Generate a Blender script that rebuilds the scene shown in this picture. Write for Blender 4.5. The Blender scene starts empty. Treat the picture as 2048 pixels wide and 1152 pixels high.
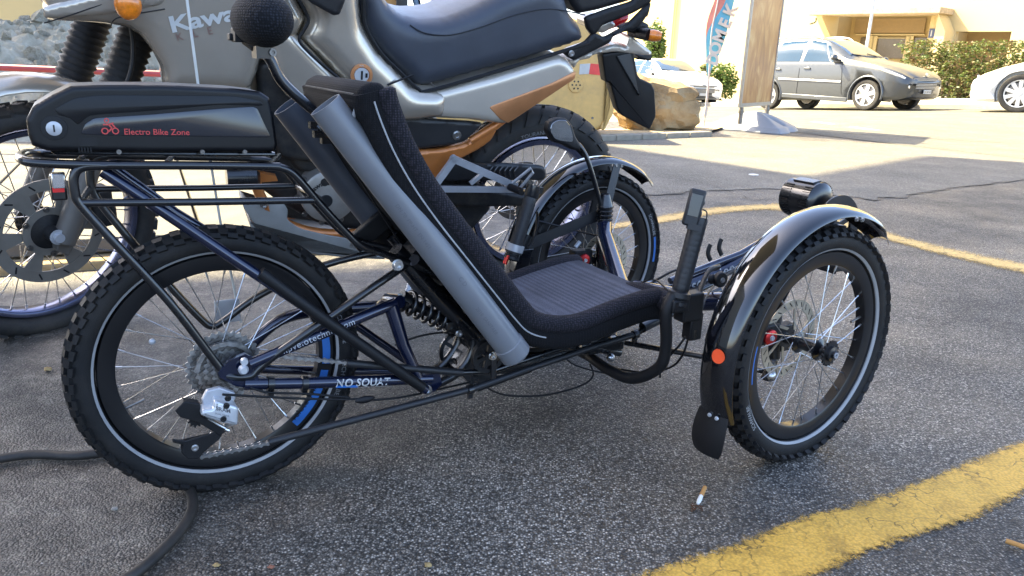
import bpy, math, random
from math import sin, cos, pi, radians, sqrt, atan2
from mathutils import Vector as V, noise
random.seed(4)
sc = bpy.context.scene
col = sc.collection
# ---------------------------------------------------------------- camera
FPX, PITCH, ROLL, EYE = 1541.6, .289, .038, .812
cr_, sr_, cp_, sp_ = cos(ROLL), sin(ROLL), cos(PITCH), sin(PITCH)
_r, _u, CF = V((1, 0, 0)), V((0, sp_, cp_)), V((0, cp_, -sp_))
CR, CU = cr_*_r + sr_*_u, -sr_*_r + cr_*_u
CO = V((0, 0, EYE))
cd = bpy.data.cameras.new('camera')
cam = bpy.data.objects.new('camera', cd)
col.objects.link(cam)
cd.sensor_width = 36
cd.lens = FPX*36/2048
cd.clip_start = .05
cd.clip_end = 400
from mathutils import Matrix
cam.matrix_world = Matrix((
    (CR.x, CU.x, -CF.x, CO.x), (CR.y, CU.y, -CF.y, CO.y), (CR.z, CU.z, -CF.z, CO.z), (0, 0, 0, 1)))
sc.camera = cam
# ---------------------------------------------------------------- sky, sun, exposure
SUN_EL = radians(48)
STRAVEL = V((.9, -.43, 0)).normalized()           # where shadows fall
w = bpy.data.worlds.new('World')
sc.world = w
w.use_nodes = True
nt = w.node_tree
sky = nt.nodes.new('ShaderNodeTexSky')
sky.sky_type = 'NISHITA'
sky.sun_disc = False
sky.sun_elevation = SUN_EL
sky.air_density = .7
sky.dust_density = 2.2
sky.ozone_density = .3
sky.sun_rotation = atan2(-STRAVEL.x, -STRAVEL.y)
bg = nt.nodes['Background']
bg.inputs[1].default_value = .15
nt.links.new(sky.outputs[0], bg.inputs[0])
sl = bpy.data.lights.new('sun', 'SUN')
sl.energy = 5
sl.angle = radians(.5)
sl.color = (1, .86, .55)
so = bpy.data.objects.new('sun', sl)
col.objects.link(so)
sdir = V((STRAVEL.x*cos(SUN_EL), STRAVEL.y*cos(SUN_EL), -sin(SUN_EL)))
so.rotation_euler = sdir.to_track_quat('-Z', 'Y').to_euler()
so.location = (-10, 5, 20)
sc.view_settings.view_transform = 'Standard'
sc.view_settings.look = 'None'
sc.view_settings.exposure = 2.56
sc.view_settings.gamma = 1
sc.view_settings.use_curve_mapping = False
sc.cycles.max_bounces = 6
# ---------------------------------------------------------------- helpers


def ray(x, y):
    return CF + CR*((x-1024)/FPX) - CU*((y-576)/FPX)


def at(x, y, depth):
    return CO + ray(x, y)*depth


def sstep(a, b, t):
    t = max(0, min(1, (t-a)/(b-a)))
    return t*t*(3-2*t)


def gz(x, y):
    """height of the terrain: flat forecourt, then the cross-sloping street"""
    return sstep(9.5, 14, y)*(.05*(x-7.3) - .04*(y-17))


def gp(x, y, dz=0):
    """point of the ground seen in this direction"""
    d = ray(x, y)
    t = .5
    p = CO
    for i in range(4000):
        p = CO + d*t
        if p.z <= gz(p.x, p.y)+dz:
            break
        t += .02
    return V((p.x, p.y, gz(p.x, p.y)+dz))


def plane(x, y, o, n):
    d = ray(x, y)
    return CO + d*((o-CO).dot(n)/d.dot(n))


class Fr:
    def __init__(s, o, th, lean=0):
        s.o = V(o)
        s.u = V((cos(th), sin(th), 0))
        n0 = V((-sin(th), cos(th), 0))
        k = V((0, 0, 1))
        s.w = cos(lean)*k - sin(lean)*n0
        s.n = cos(lean)*n0 + sin(lean)*k

    def P(s, a, b, c):
        return s.o + s.u*a + s.n*b + s.w*c

    def px(s, x, y, v=0):
        return plane(x, y, s.o+s.n*v, s.n)

    def uz(s, x, y, v=0):
        d = s.px(x, y, v)-s.o
        return d.dot(s.u), d.dot(s.w)

    def L(s, pts):
        return [s.px(*p) for p in pts]


def cr(pts, n=5, loop=False):
    """Catmull-Rom through the points"""
    P = [V(p) for p in pts]
    m = len(P)
    out = []
    rng = m if loop else m-1
    for i in range(rng):
        a, b = P[(i-1) % m] if (loop or i > 0) else P[0], P[i]
        c = P[(i+1) % m]
        d = P[(i+2) % m] if (loop or i+2 < m) else P[-1]
        for k in range(n):
            t = k/n
            out.append(.5*((2*b)+(c-a)*t+(2*a-5*b+4*c-d)*t*t+(3*b-a-3*c+d)*t**3))
    if not loop:
        out.append(P[-1])
    return out


def perp(a):
    a = a.normalized()
    b = V((0, 0, 1)) if abs(a.z) < .9 else V((1, 0, 0))
    x = a.cross(b).normalized()
    return x, a.cross(x)


class MB:
    def __init__(s):
        s.v = []
        s.f = []

    def add(s, vs, fs):
        n = len(s.v)
        s.v += [V(p) for p in vs]
        s.f += [tuple(i+n for i in f) for f in fs]
        return s

    def loft(s, rings, closed=True, cap=True, loop=False):
        m = len(rings[0])
        fs = []
        k = len(rings)
        for i in range(k if loop else k-1):
            j2 = (i+1) % k
            for j in range(m if closed else m-1):
                q = (j+1) % m
                fs.append((i*m+j, i*m+q, j2*m+q, j2*m+j))
        if cap and not loop and closed:
            fs.append(tuple(range(m-1, -1, -1)))
            fs.append(tuple((k-1)*m+j for j in range(m)))
        return s.add([p for r in rings for p in r], fs)

    def tube(s, pts, r, seg=10, cap=True, loop=False, flat=1, up=None):
        pts = [V(p) for p in pts]
        m = len(pts)
        rr = r if isinstance(r, (list, tuple)) else [r]*m
        if len(rr) != m:
            rr = [rr[0]+(rr[-1]-rr[0])*i/(m-1) for i in range(m)]
        rings = []
        x = None
        for i in range(m):
            if loop:
                t = pts[(i+1) % m]-pts[i-1]
            else:
                t = pts[min(i+1, m-1)]-pts[max(i-1, 0)]
            t.normalize()
            if x is None:
                x = up.cross(t).normalized() if up else perp(t)[0]
            x = (x - t*x.dot(t)).normalized()
            y = t.cross(x)
            rings.append([pts[i]+(x*cos(2*pi*k/seg)+y*sin(2*pi*k/seg)*flat)*rr[i] for k in range(seg)])
        return s.loft(rings, True, cap, loop)

    def box(s, c, a, b, d):
        """c centre; a, b, d half-extent vectors"""
        c, a, b, d = V(c), V(a), V(b), V(d)
        vs = [c+a*i+b*j+d*k for i in (-1, 1) for j in (-1, 1) for k in (-1, 1)]
        return s.add(vs, [(0, 1, 3, 2), (4, 6, 7, 5), (0, 4, 5, 1), (2, 3, 7, 6), (0, 2, 6, 4), (1, 5, 7, 3)])

    def prism(s, poly, vec):
        vec = V(vec)
        m = len(poly)
        return s.add([V(p) for p in poly]+[V(p)+vec for p in poly],
                     [tuple(range(m-1, -1, -1)), tuple(range(m, 2*m))]+[(i, (i+1) % m, (i+1) % m+m, i+m) for i in range(m)])

    def lathe(s, c, axis, prof, seg=24, closed=False, cap=True):
        """prof: (radius, height) pairs turned round the axis"""
        c = V(c)
        ax = V(axis).normalized()
        x, y = perp(ax)
        rings = [[c+ax*h+(x*cos(2*pi*k/seg)+y*sin(2*pi*k/seg))*max(r, 1e-5) for k in range(seg)] for r, h in prof]
        return s.loft(rings, True, cap, closed)

    def ball(s, c, a, b, d, n=8, m=12):
        c, a, b, d = V(c), V(a), V(b), V(d)
        rings = []
        for i in range(n+1):
            f = -pi/2+pi*i/n
            f = max(-pi/2+.02, min(pi/2-.02, f))
            rings.append([c+d*sin(f)+(a*cos(2*pi*k/m)+b*sin(2*pi*k/m))*cos(f) for k in range(m)])
        return s.loft(rings)


ORG = {}


def tag(o, label=None, cat=None, group=None, kind=None):
    if label:
        o['label'] = label
    if cat:
        o['category'] = cat
    if group:
        o['group'] = group
    if kind:
        o['kind'] = kind
    return o


def thing(name, label, cat, loc, group=None):
    o = bpy.data.objects.new(name, None)
    o.empty_display_size = .1
    col.objects.link(o)
    o.location = loc
    ORG[o.name] = V(loc)
    return tag(o, label, cat, group)


def build(mb, name, mat, parent=None, sharp=38, bevel=0, label=None, kind=None, fixn=False):
    me = bpy.data.meshes.new(name)
    if parent is None:
        xs = [p.x for p in mb.v]
        ys = [p.y for p in mb.v]
        org = V(((min(xs)+max(xs))/2, (min(ys)+max(ys))/2, min(p.z for p in mb.v)))
    else:
        org = ORG[parent.name]
    me.from_pydata([p-org for p in mb.v], [], mb.f)
    me.validate()
    if fixn:
        import bmesh
        bmm = bmesh.new()
        bmm.from_mesh(me)
        bmesh.ops.recalc_face_normals(bmm, faces=bmm.faces)
        bmm.to_mesh(me)
        bmm.free()
    o = bpy.data.objects.new(name, me)
    col.objects.link(o)
    ORG[o.name] = org
    if parent is None:
        o.location = org
    else:
        o.parent = parent
    me.materials.append(mat)
    me.polygons.foreach_set('use_smooth', [True]*len(me.polygons))
    me.set_sharp_from_angle(angle=radians(sharp))
    if bevel:
        b = o.modifiers.new('bevel', 'BEVEL')
        b.width = bevel
        b.segments = 2
        b.limit_method = 'ANGLE'
        b.angle_limit = radians(35)
    if label:
        o['label'] = label
    if kind:
        o['kind'] = kind
    return o


def inset2(poly, d):
    m = len(poly)
    A = sum(poly[i][0]*poly[(i+1) % m][1]-poly[(i+1) % m][0]*poly[i][1] for i in range(m))
    sg = 1 if A > 0 else -1
    out = []
    for i in range(m):
        ax, ay = poly[i-1]
        bx, by = poly[i]
        cx, cy = poly[(i+1) % m]
        e1 = V((bx-ax, by-ay, 0))
        e2 = V((cx-bx, cy-by, 0))
        if e1.length < 1e-9 or e2.length < 1e-9:
            out.append((bx, by))
            continue
        e1.normalize()
        e2.normalize()
        n1 = V((-e1.y, e1.x, 0))*sg
        n2 = V((-e2.y, e2.x, 0))*sg
        b = n1+n2
        if b.length < .3:
            out.append((bx, by))
            continue
        b.normalize()
        k = min(1/max(.4, b.dot(n1)), 1.6)
        out.append((bx+b.x*d*k, by+b.y*d*k))
    return out


def soften(poly, r=.3, n=3):
    """round the corners of a closed 2-D polygon"""
    m = len(poly)
    out = []
    for i in range(m):
        p, q, s = V((*poly[i-1], 0)), V((*poly[i], 0)), V((*poly[(i+1) % m], 0))
        a = q+(p-q)*min(r, .45)
        b = q+(s-q)*min(r, .45)
        for k in range(n+1):
            t = k/n
            c = a*(1-t)**2+q*2*t*(1-t)+b*t*t
            out.append((c.x, c.y))
    return out


def pillow(mb, fr, poly, v0, v1, r=.012, k=3, rnd=.25, vref=None, uz=None, r1=None):
    """panel whose outline is given as seen on plane v0, with rounded borders; v1 is its far side"""
    P = uz or [fr.uz(x, y, v0 if vref is None else vref) for x, y in poly]
    if rnd:
        P = soften(P, rnd)
    rings = []
    lay = []
    sg = 1 if v1 > v0 else -1
    r1 = r if r1 is None else r1
    for j in range(k+1):
        a = pi/2*(1-j/k)
        lay.append((v0+sg*r*(1-sin(a)), r*(1-cos(a))))
    for j in range(k+1):
        a = pi/2*(j/k)
        lay.append((v1-sg*r1*(1-sin(a)), r1*(1-cos(a))))
    for v, d in lay:
        rings.append([fr.P(a, v, b) for a, b in (inset2(P, d) if d > 1e-6 else P)])
    return mb.loft(rings)


def dome(mb, fr, poly, v0, v1, r=.03, rnd=.25, step=None, r1=None, bulge=0, uz=None):
    """panel with an evenly rounded border, safe for concave outlines"""
    from mathutils.geometry import delaunay_2d_cdt
    P = uz or [fr.uz(x, y, v0) for x, y in poly]
    if rnd:
        P = soften(P, rnd, 4)
    r1 = r if r1 is None else r1
    step = step or max(.007, r/4)
    # resample the outline
    Q = []
    m = len(P)
    for i in range(m):
        a, b = V((*P[i], 0)), V((*P[(i+1) % m], 0))
        L = (b-a).length
        k = max(1, int(L/step))
        if L < 1e-5:
            continue
        for j in range(k):
            c = a.lerp(b, j/k)
            if not Q or (V((c.x, c.y))-Q[-1]).length > step*.25:
                Q.append(V((c.x, c.y)))
    if (Q[0]-Q[-1]).length < step*.25:
        Q.pop()
    n = len(Q)

    def inside(x, y):
        c = False
        j = n-1
        for i in range(n):
            xi, yi = Q[i]
            xj, yj = Q[j]
            if (yi > y) != (yj > y) and x < (xj-xi)*(y-yi)/(yj-yi)+xi:
                c = not c
            j = i
        return c

    def dist(x, y):
        best = 9
        for i in range(n):
            ax, ay = Q[i]
            bx, by = Q[(i+1) % n]
            dx, dy = bx-ax, by-ay
            t = ((x-ax)*dx+(y-ay)*dy)/(dx*dx+dy*dy)
            t = 0 if t < 0 else 1 if t > 1 else t
            ex, ey = ax+dx*t-x, ay+dy*t-y
            d = ex*ex+ey*ey
            if d < best:
                best = d
        return sqrt(best)
    xs_, ys_ = [q.x for q in Q], [q.y for q in Q]
    x0, x1, y0, y1 = min(xs_), max(xs_), min(ys_), max(ys_)
    st = step
    while (x1-x0)*(y1-y0)/st/st > 3500:
        st *= 1.15
    pts = list(Q)
    D = [0.0]*n
    # rings of points near the border where the curvature is
    y = y0
    row = 0
    while y < y1:
        x = x0+(st/2 if row % 2 else 0)
        while x < x1:
            if inside(x, y):
                d = dist(x, y)
                if d > st*.45:
                    pts.append(V((x, y)))
                    D.append(d)
            x += st
        y += st*.87
        row += 1
    vs, es, fs, ov, oe, of = delaunay_2d_cdt(pts, [], [list(range(n))], 1, 1e-6)
    k = len(vs)
    sg = 1 if v1 > v0 else -1
    W = min(x1-x0, y1-y0)/2
    idx = [o[0] if o else None for o in ov]
    DD = [D[i] if i is not None else dist(vs[j].x, vs[j].y) for j, i in enumerate(idx)]

    def h(d, rr):
        t = min(1, d/rr) if rr > 0 else 1
        return rr*(1-sqrt(max(0, 1-(1-t)**2)))
    A = [fr.P(q.x, v0+sg*h(d, r)-sg*bulge*min(1, d/W)**.7, q.y) for q, d in zip(vs, DD)]
    B = [fr.P(q.x, v1-sg*h(d, r1), q.y) for q, d in zip(vs, DD)]
    fs = [tuple(f) for f in fs]
    inv = {i: j for j, i in enumerate(idx) if i is not None}
    F = fs+[tuple(i+k for i in reversed(f)) for f in fs]
    for i in range(n):
        a, b = inv[i], inv[(i+1) % n]
        F.append((a, a+k, b+k, b))
    return mb.add(A+B, F)


def text(mb, s, size, fn, depth=.0, font_shear=0, align='LEFT', spacing=1.0, bold=0):
    """letters as flat shapes; fn maps (x, y) in metres to a place"""
    c = bpy.data.curves.new('t', 'FONT')
    c.body = s
    c.size = size
    c.shear = font_shear
    c.align_x = align
    c.space_character = spacing
    c.offset = bold
    c.resolution_u = 3
    o = bpy.data.objects.new('t', c)
    col.objects.link(o)
    dg = bpy.context.evaluated_depsgraph_get()
    me = bpy.data.meshes.new_from_object(o.evaluated_get(dg))
    mb.add([fn(v.co.x, v.co.y) for v in me.vertices], [tuple(p.vertices) for p in me.polygons])
    bpy.data.objects.remove(o)
    bpy.data.curves.remove(c)
    bpy.data.meshes.remove(me)
    return mb


# ---------------------------------------------------------------- materials
def newmat(name):
    m = bpy.data.materials.new(name)
    m.use_nodes = True
    t = m.node_tree
    return m, t, t.nodes['Principled BSDF']


def nd(t, typ, **kw):
    n = t.nodes.new(typ)
    for k, v in kw.items():
        if hasattr(n, k):
            setattr(n, k, v)
        else:
            n.inputs[k].default_value = v
    return n


def obj_coord(t):
    return nd(t, 'ShaderNodeTexCoord').outputs['Object']


def mat(name, c, rough=.5, metal=0, coat=0, var=.12, vs=14, bump=0, bs=300, spec=.5, rvar=.12, emit=None, dirt=0, sheen=0):
    m, t, b = newmat(name)
    co = obj_coord(t)
    n = nd(t, 'ShaderNodeTexNoise', Scale=vs, Detail=6.0, Roughness=.6)
    t.links.new(co, n.inputs['Vector'])
    mp = nd(t, 'ShaderNodeMapRange')
    mp.inputs[1].default_value, mp.inputs[2].default_value = .3, .7
    mp.inputs[3].default_value, mp.inputs[4].default_value = 1-var, 1+var
    t.links.new(n.outputs[0], mp.inputs[0])
    mx = nd(t, 'ShaderNodeMix', data_type='RGBA', blend_type='MULTIPLY')
    mx.inputs[0].default_value = 1
    mx.inputs[6].default_value = (*c, 1)
    t.links.new(mp.outputs[0], mx.inputs[7])
    src = mx.outputs[2]
    if dirt:
        n2 = nd(t, 'ShaderNodeTexNoise', Scale=5.0, Detail=8.0, Roughness=.75)
        t.links.new(co, n2.inputs['Vector'])
        m2 = nd(t, 'ShaderNodeMapRange')
        m2.inputs[1].default_value, m2.inputs[2].default_value = .45, .75
        m2.inputs[3].default_value, m2.inputs[4].default_value = 0, dirt
        t.links.new(n2.outputs[0], m2.inputs[0])
        mx2 = nd(t, 'ShaderNodeMix', data_type='RGBA')
        t.links.new(m2.outputs[0], mx2.inputs[0])
        t.links.new(src, mx2.inputs[6])
        mx2.inputs[7].default_value = (.16, .13, .1, 1)
        src = mx2.outputs[2]
    t.links.new(src, b.inputs['Base Color'])
    mr = nd(t, 'ShaderNodeMapRange')
    mr.inputs[1].default_value, mr.inputs[2].default_value = .3, .7
    mr.inputs[3].default_value, mr.inputs[4].default_value = max(.02, rough*(1-rvar)), min(1, rough*(1+rvar))
    t.links.new(n.outputs[0], mr.inputs[0])
    t.links.new(mr.outputs[0], b.inputs['Roughness'])
    b.inputs['Metallic'].default_value = metal
    b.inputs['Coat Weight'].default_value = coat
    b.inputs['Coat Roughness'].default_value = .06
    b.inputs['Specular IOR Level'].default_value = spec
    if sheen:
        b.inputs['Sheen Weight'].default_value = sheen
    if bump:
        n3 = nd(t, 'ShaderNodeTexNoise', Scale=bs, Detail=3.0)
        t.links.new(co, n3.inputs['Vector'])
        bp = nd(t, 'ShaderNodeBump', Strength=bump, Distance=.002)
        t.links.new(n3.outputs[0], bp.inputs['Height'])
        t.links.new(bp.outputs[0], b.inputs['Normal'])
    if emit:
        b.inputs['Emission Color'].default_value = (*emit[0], 1)
        b.inputs['Emission Strength'].default_value = emit[1]
    return m


def ramp(t, stops, fac):
    r = nd(t, 'ShaderNodeValToRGB')
    e = r.color_ramp.elements
    while len(e) < len(stops):
        e.new(.5)
    for el, (p, c) in zip(e, stops):
        el.position = p
        el.color = (*c, 1)
    t.links.new(fac, r.inputs[0])
    return r.outputs[0]


def asphalt(name, dark, light, speck=.3, scale=170, stain=(.1, .09, .075), wet=.0, dirty=False, bmp=.8, oil=.5, big_=(.55, 1.45), gapd=.35):
    m, t, b = newmat(name)
    co = nd(t, 'ShaderNodeNewGeometry').outputs['Position']
    wob = nd(t, 'ShaderNodeTexNoise', Scale=60.0, Detail=2.0)
    t.links.new(co, wob.inputs['Vector'])
    vo = nd(t, 'ShaderNodeTexVoronoi', Scale=float(scale))
    t.links.new(co, vo.inputs['Vector'])
    sep = nd(t, 'ShaderNodeSeparateColor')
    t.links.new(vo.outputs['Color'], sep.inputs[0])
    mid = tuple((a+c)/2 for a, c in zip(dark, light))
    stone = ramp(t, [(0, dark), (.5, mid), (.86, light), (1, tuple(min(1, x*(1+speck*4)) for x in light))], sep.outputs[0])
    # gaps between stones
    gap = nd(t, 'ShaderNodeMapRange')
    gap.inputs[1].default_value, gap.inputs[2].default_value = .2, .62
    gap.inputs[3].default_value, gap.inputs[4].default_value = 1.15, gapd
    t.links.new(vo.outputs['Distance'], gap.inputs[0])
    m1 = nd(t, 'ShaderNodeMix', data_type='RGBA', blend_type='MULTIPLY')
    m1.inputs[0].default_value = 1
    t.links.new(stone, m1.inputs[6])
    t.links.new(gap.outputs[0], m1.inputs[7])
    big = nd(t, 'ShaderNodeTexNoise', Scale=1.3, Detail=7.0, Roughness=.65)
    t.links.new(co, big.inputs['Vector'])
    bm = nd(t, 'ShaderNodeMapRange')
    bm.inputs[1].default_value, bm.inputs[2].default_value = .3, .7
    bm.inputs[3].default_value, bm.inputs[4].default_value = big_
    t.links.new(big.outputs[0], bm.inputs[0])
    m2 = nd(t, 'ShaderNodeMix', data_type='RGBA', blend_type='MULTIPLY')
    m2.inputs[0].default_value = 1
    t.links.new(m1.outputs[2], m2.inputs[6])
    t.links.new(bm.outputs[0], m2.inputs[7])
    src = m2.outputs[2]
    # brown stains
    st = nd(t, 'ShaderNodeTexNoise', Scale=2.6, Detail=8.0, Roughness=.75)
    t.links.new(co, st.inputs['Vector'])
    sm = nd(t, 'ShaderNodeMapRange')
    sm.inputs[1].default_value, sm.inputs[2].default_value = .5, .78
    sm.inputs[3].default_value, sm.inputs[4].default_value = 0, .55
    t.links.new(st.outputs[0], sm.inputs[0])
    m3 = nd(t, 'ShaderNodeMix', data_type='RGBA')
    t.links.new(sm.outputs[0], m3.inputs[0])
    t.links.new(src, m3.inputs[6])
    m3.inputs[7].default_value = (*stain, 1)
    src = m3.outputs[2]
    ol = nd(t, 'ShaderNodeTexNoise', Scale=1.7, Detail=9.0, Roughness=.7, Distortion=.5)
    ov = nd(t, 'ShaderNodeVectorMath', operation='ADD')
    ov.inputs[1].default_value = (7.3, 2.1, 0)
    t.links.new(co, ov.inputs[0])
    t.links.new(ov.outputs[0], ol.inputs['Vector'])
    om = nd(t, 'ShaderNodeMapRange')
    om.inputs[1].default_value, om.inputs[2].default_value = .48, .7
    om.inputs[3].default_value, om.inputs[4].default_value = 1, oil
    t.links.new(ol.outputs[0], om.inputs[0])
    m5 = nd(t, 'ShaderNodeMix', data_type='RGBA', blend_type='MULTIPLY')
    m5.inputs[0].default_value = 1
    t.links.new(src, m5.inputs[6])
    t.links.new(om.outputs[0], m5.inputs[7])
    src = m5.outputs[2]
    h = vo.outputs['Distance']
    strength = bmp
    if dirty:
        # the worn, dirt-filled corner of the forecourt on the left
        sp = nd(t, 'ShaderNodeSeparateXYZ')
        t.links.new(co, sp.inputs[0])
        ln = nd(t, 'ShaderNodeMath', operation='MULTIPLY_ADD')
        ln.inputs[1].default_value = -.35
        t.links.new(sp.outputs[1], ln.inputs[0])
        t.links.new(sp.outputs[0], ln.inputs[2])
        wn = nd(t, 'ShaderNodeTexNoise', Scale=3.0, Detail=9.0, Roughness=.7)
        t.links.new(co, wn.inputs['Vector'])
        ad = nd(t, 'ShaderNodeMath', operation='MULTIPLY_ADD')
        ad.inputs[1].default_value = .9
        t.links.new(wn.outputs[0], ad.inputs[0])
        t.links.new(ln.outputs[0], ad.inputs[2])
        mk = nd(t, 'ShaderNodeMapRange')
        mk.inputs[1].default_value, mk.inputs[2].default_value = -.25, -.62
        mk.inputs[3].default_value, mk.inputs[4].default_value = 0, .68
        t.links.new(ad.outputs[0], mk.inputs[0])
        dn = nd(t, 'ShaderNodeTexNoise', Scale=11.0, Detail=14.0, Roughness=.8, Distortion=.15)
        t.links.new(co, dn.inputs['Vector'])
        dc = ramp(t, [(.36, (.008, .007, .0055)), (.46, (.032, .027, .021)), (.52, (.075, .065, .052)), (.58, (.14, .125, .1)), (.68, (.32, .29, .24))], dn.outputs[0])
        m4 = nd(t, 'ShaderNodeMix', data_type='RGBA')
        t.links.new(mk.outputs[0], m4.inputs[0])
        t.links.new(src, m4.inputs[6])
        t.links.new(dc, m4.inputs[7])
        src = m4.outputs[2]
    t.links.new(src, b.inputs['Base Color'])
    bp = nd(t, 'ShaderNodeBump', Strength=strength, Distance=.0035)
    bp.invert = True
    t.links.new(h, bp.inputs['Height'])
    bn = nd(t, 'ShaderNodeBump', Strength=.5, Distance=.004)
    t.links.new(wob.outputs[0], bn.inputs['Height'])
    t.links.new(bp.outputs[0], bn.inputs['Normal'])
    t.links.new(bn.outputs[0], b.inputs['Normal'])
    rr = nd(t, 'ShaderNodeMapRange')
    rr.inputs[1].default_value, rr.inputs[2].default_value = .3, .7
    rr.inputs[3].default_value, rr.inputs[4].default_value = .8-wet, .55-wet
    t.links.new(big.outputs[0], rr.inputs[0])
    t.links.new(rr.outputs[0], b.inputs['Roughness'])
    return m


def paint_line(name, c, under):
    """worn road paint; attribute edge runs 0 at the borders to 1 inside"""
    m, t, b = newmat(name)
    co = nd(t, 'ShaderNodeNewGeometry').outputs['Position']
    n = nd(t, 'ShaderNodeTexNoise', Scale=14.0, Detail=10.0, Roughness=.72)
    t.links.new(co, n.inputs['Vector'])
    vo = nd(t, 'ShaderNodeTexVoronoi', Scale=170.0)
    t.links.new(co, vo.inputs['Vector'])
    cc = ramp(t, [(.3, tuple(x*.6 for x in c)), (.5, c), (.75, tuple(min(1, x*1.12+.02) for x in c))], n.outputs[0])
    crk = nd(t, 'ShaderNodeTexVoronoi', Scale=7.0, feature='DISTANCE_TO_EDGE')
    wv = nd(t, 'ShaderNodeTexNoise', Scale=9.0, Detail=5.0)
    t.links.new(co, wv.inputs['Vector'])
    vm = nd(t, 'ShaderNodeVectorMath', operation='MULTIPLY_ADD')
    vm.inputs[1].default_value = (.35, .35, .35)
    t.links.new(wv.outputs['Color'], vm.inputs[0])
    t.links.new(co, vm.inputs[2])
    t.links.new(vm.outputs[0], crk.inputs['Vector'])
    km = nd(t, 'ShaderNodeMapRange')
    km.inputs[1].default_value, km.inputs[2].default_value = .004, .022
    km.inputs[3].default_value, km.inputs[4].default_value = .25, 1
    t.links.new(crk.outputs['Distance'], km.inputs[0])
    # only some of the cracks show
    kn = nd(t, 'ShaderNodeTexNoise', Scale=4.0)
    t.links.new(co, kn.inputs['Vector'])
    k2 = nd(t, 'ShaderNodeMapRange')
    k2.inputs[1].default_value, k2.inputs[2].default_value = .45, .6
    t.links.new(kn.outputs[0], k2.inputs[0])
    k3 = nd(t, 'ShaderNodeMath', operation='MAXIMUM')
    t.links.new(km.outputs[0], k3.inputs[0])
    t.links.new(k2.outputs[0], k3.inputs[1])
    mx = nd(t, 'ShaderNodeMix', data_type='RGBA', blend_type='MULTIPLY')
    mx.inputs[0].default_value = 1
    t.links.new(cc, mx.inputs[6])
    t.links.new(k3.outputs[0], mx.inputs[7])
    pit = nd(t, 'ShaderNodeMapRange')
    pit.inputs[1].default_value, pit.inputs[2].default_value = .3, .8
    pit.inputs[3].default_value, pit.inputs[4].default_value = 1, .72
    t.links.new(vo.outputs['Distance'], pit.inputs[0])
    mx2 = nd(t, 'ShaderNodeMix', data_type='RGBA', blend_type='MULTIPLY')
    mx2.inputs[0].default_value = 1
    t.links.new(mx.outputs[2], mx2.inputs[6])
    t.links.new(pit.outputs[0], mx2.inputs[7])
    t.links.new(mx2.outputs[2], b.inputs['Base Color'])
    b.inputs['Roughness'].default_value = .6
    at_ = nd(t, 'ShaderNodeAttribute', attribute_name='edge')
    n2 = nd(t, 'ShaderNodeTexNoise', Scale=70.0, Detail=6.0, Roughness=.8)
    t.links.new(co, n2.inputs['Vector'])
    s1 = nd(t, 'ShaderNodeMath', operation='MULTIPLY_ADD')
    s1.inputs[1].default_value = 2.0
    s1.inputs[2].default_value = -1.0
    t.links.new(n2.outputs[0], s1.inputs[0])
    s2 = nd(t, 'ShaderNodeMath', operation='ADD')
    t.links.new(s1.outputs[0], s2.inputs[0])
    t.links.new(at_.outputs['Fac'], s2.inputs[1])
    al = nd(t, 'ShaderNodeMapRange')
    al.inputs[1].default_value, al.inputs[2].default_value = .25, .75
    t.links.new(s2.outputs[0], al.inputs[0])
    t.links.new(al.outputs[0], b.inputs['Alpha'])
    bp = nd(t, 'ShaderNodeBump', Strength=.5, Distance=.003)
    bp.invert = True
    t.links.new(vo.outputs['Distance'], bp.inputs['Height'])
    t.links.new(bp.outputs[0], b.inputs['Normal'])
    return m


def fabric(name, c1, c2, scale=260, bump=.7, rough=.9):
    m, t, b = newmat(name)
    co = obj_coord(t)
    vo = nd(t, 'ShaderNodeTexVoronoi', Scale=float(scale))
    vo.inputs['Randomness'].default_value = .25
    t.links.new(co, vo.inputs['Vector'])
    n = nd(t, 'ShaderNodeTexNoise', Scale=12.0, Detail=5.0)
    t.links.new(co, n.inputs['Vector'])
    c = ramp(t, [(.1, c2), (.55, c1)], vo.outputs['Distance'])
    mx = nd(t, 'ShaderNodeMix', data_type='RGBA', blend_type='MULTIPLY')
    mx.inputs[0].default_value = .6
    t.links.new(c, mx.inputs[6])
    t.links.new(n.outputs[0], mx.inputs[7])
    t.links.new(mx.outputs[2], b.inputs['Base Color'])
    b.inputs['Roughness'].default_value = rough
    b.inputs['Specular IOR Level'].default_value = .3
    bp = nd(t, 'ShaderNodeBump', Strength=bump, Distance=.0015)
    bp.invert = True
    t.links.new(vo.outputs['Distance'], bp.inputs['Height'])
    t.links.new(bp.outputs[0], b.inputs['Normal'])
    return m


def foliage(name, cols, scale=14):
    m, t, b = newmat(name)
    co = obj_coord(t)
    n = nd(t, 'ShaderNodeTexNoise', Scale=float(scale), Detail=6.0, Roughness=.8)
    t.links.new(co, n.inputs['Vector'])
    k = len(cols)
    c = ramp(t, [(.3+.4*i/(k-1), x) for i, x in enumerate(cols)], n.outputs[0])
    t.links.new(c, b.inputs['Base Color'])
    b.inputs['Roughness'].default_value = .55
    b.inputs['Transmission Weight'].default_value = 0
    tr = nd(t, 'ShaderNodeBsdfTranslucent')
    t.links.new(c, tr.inputs[0])
    ms = nd(t, 'ShaderNodeMixShader')
    ms.inputs[0].default_value = .3
    t.links.new(b.outputs[0], ms.inputs[1])
    t.links.new(tr.outputs[0], ms.inputs[2])
    t.links.new(ms.outputs[0], t.nodes['Material Output'].inputs[0])
    return m


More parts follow.
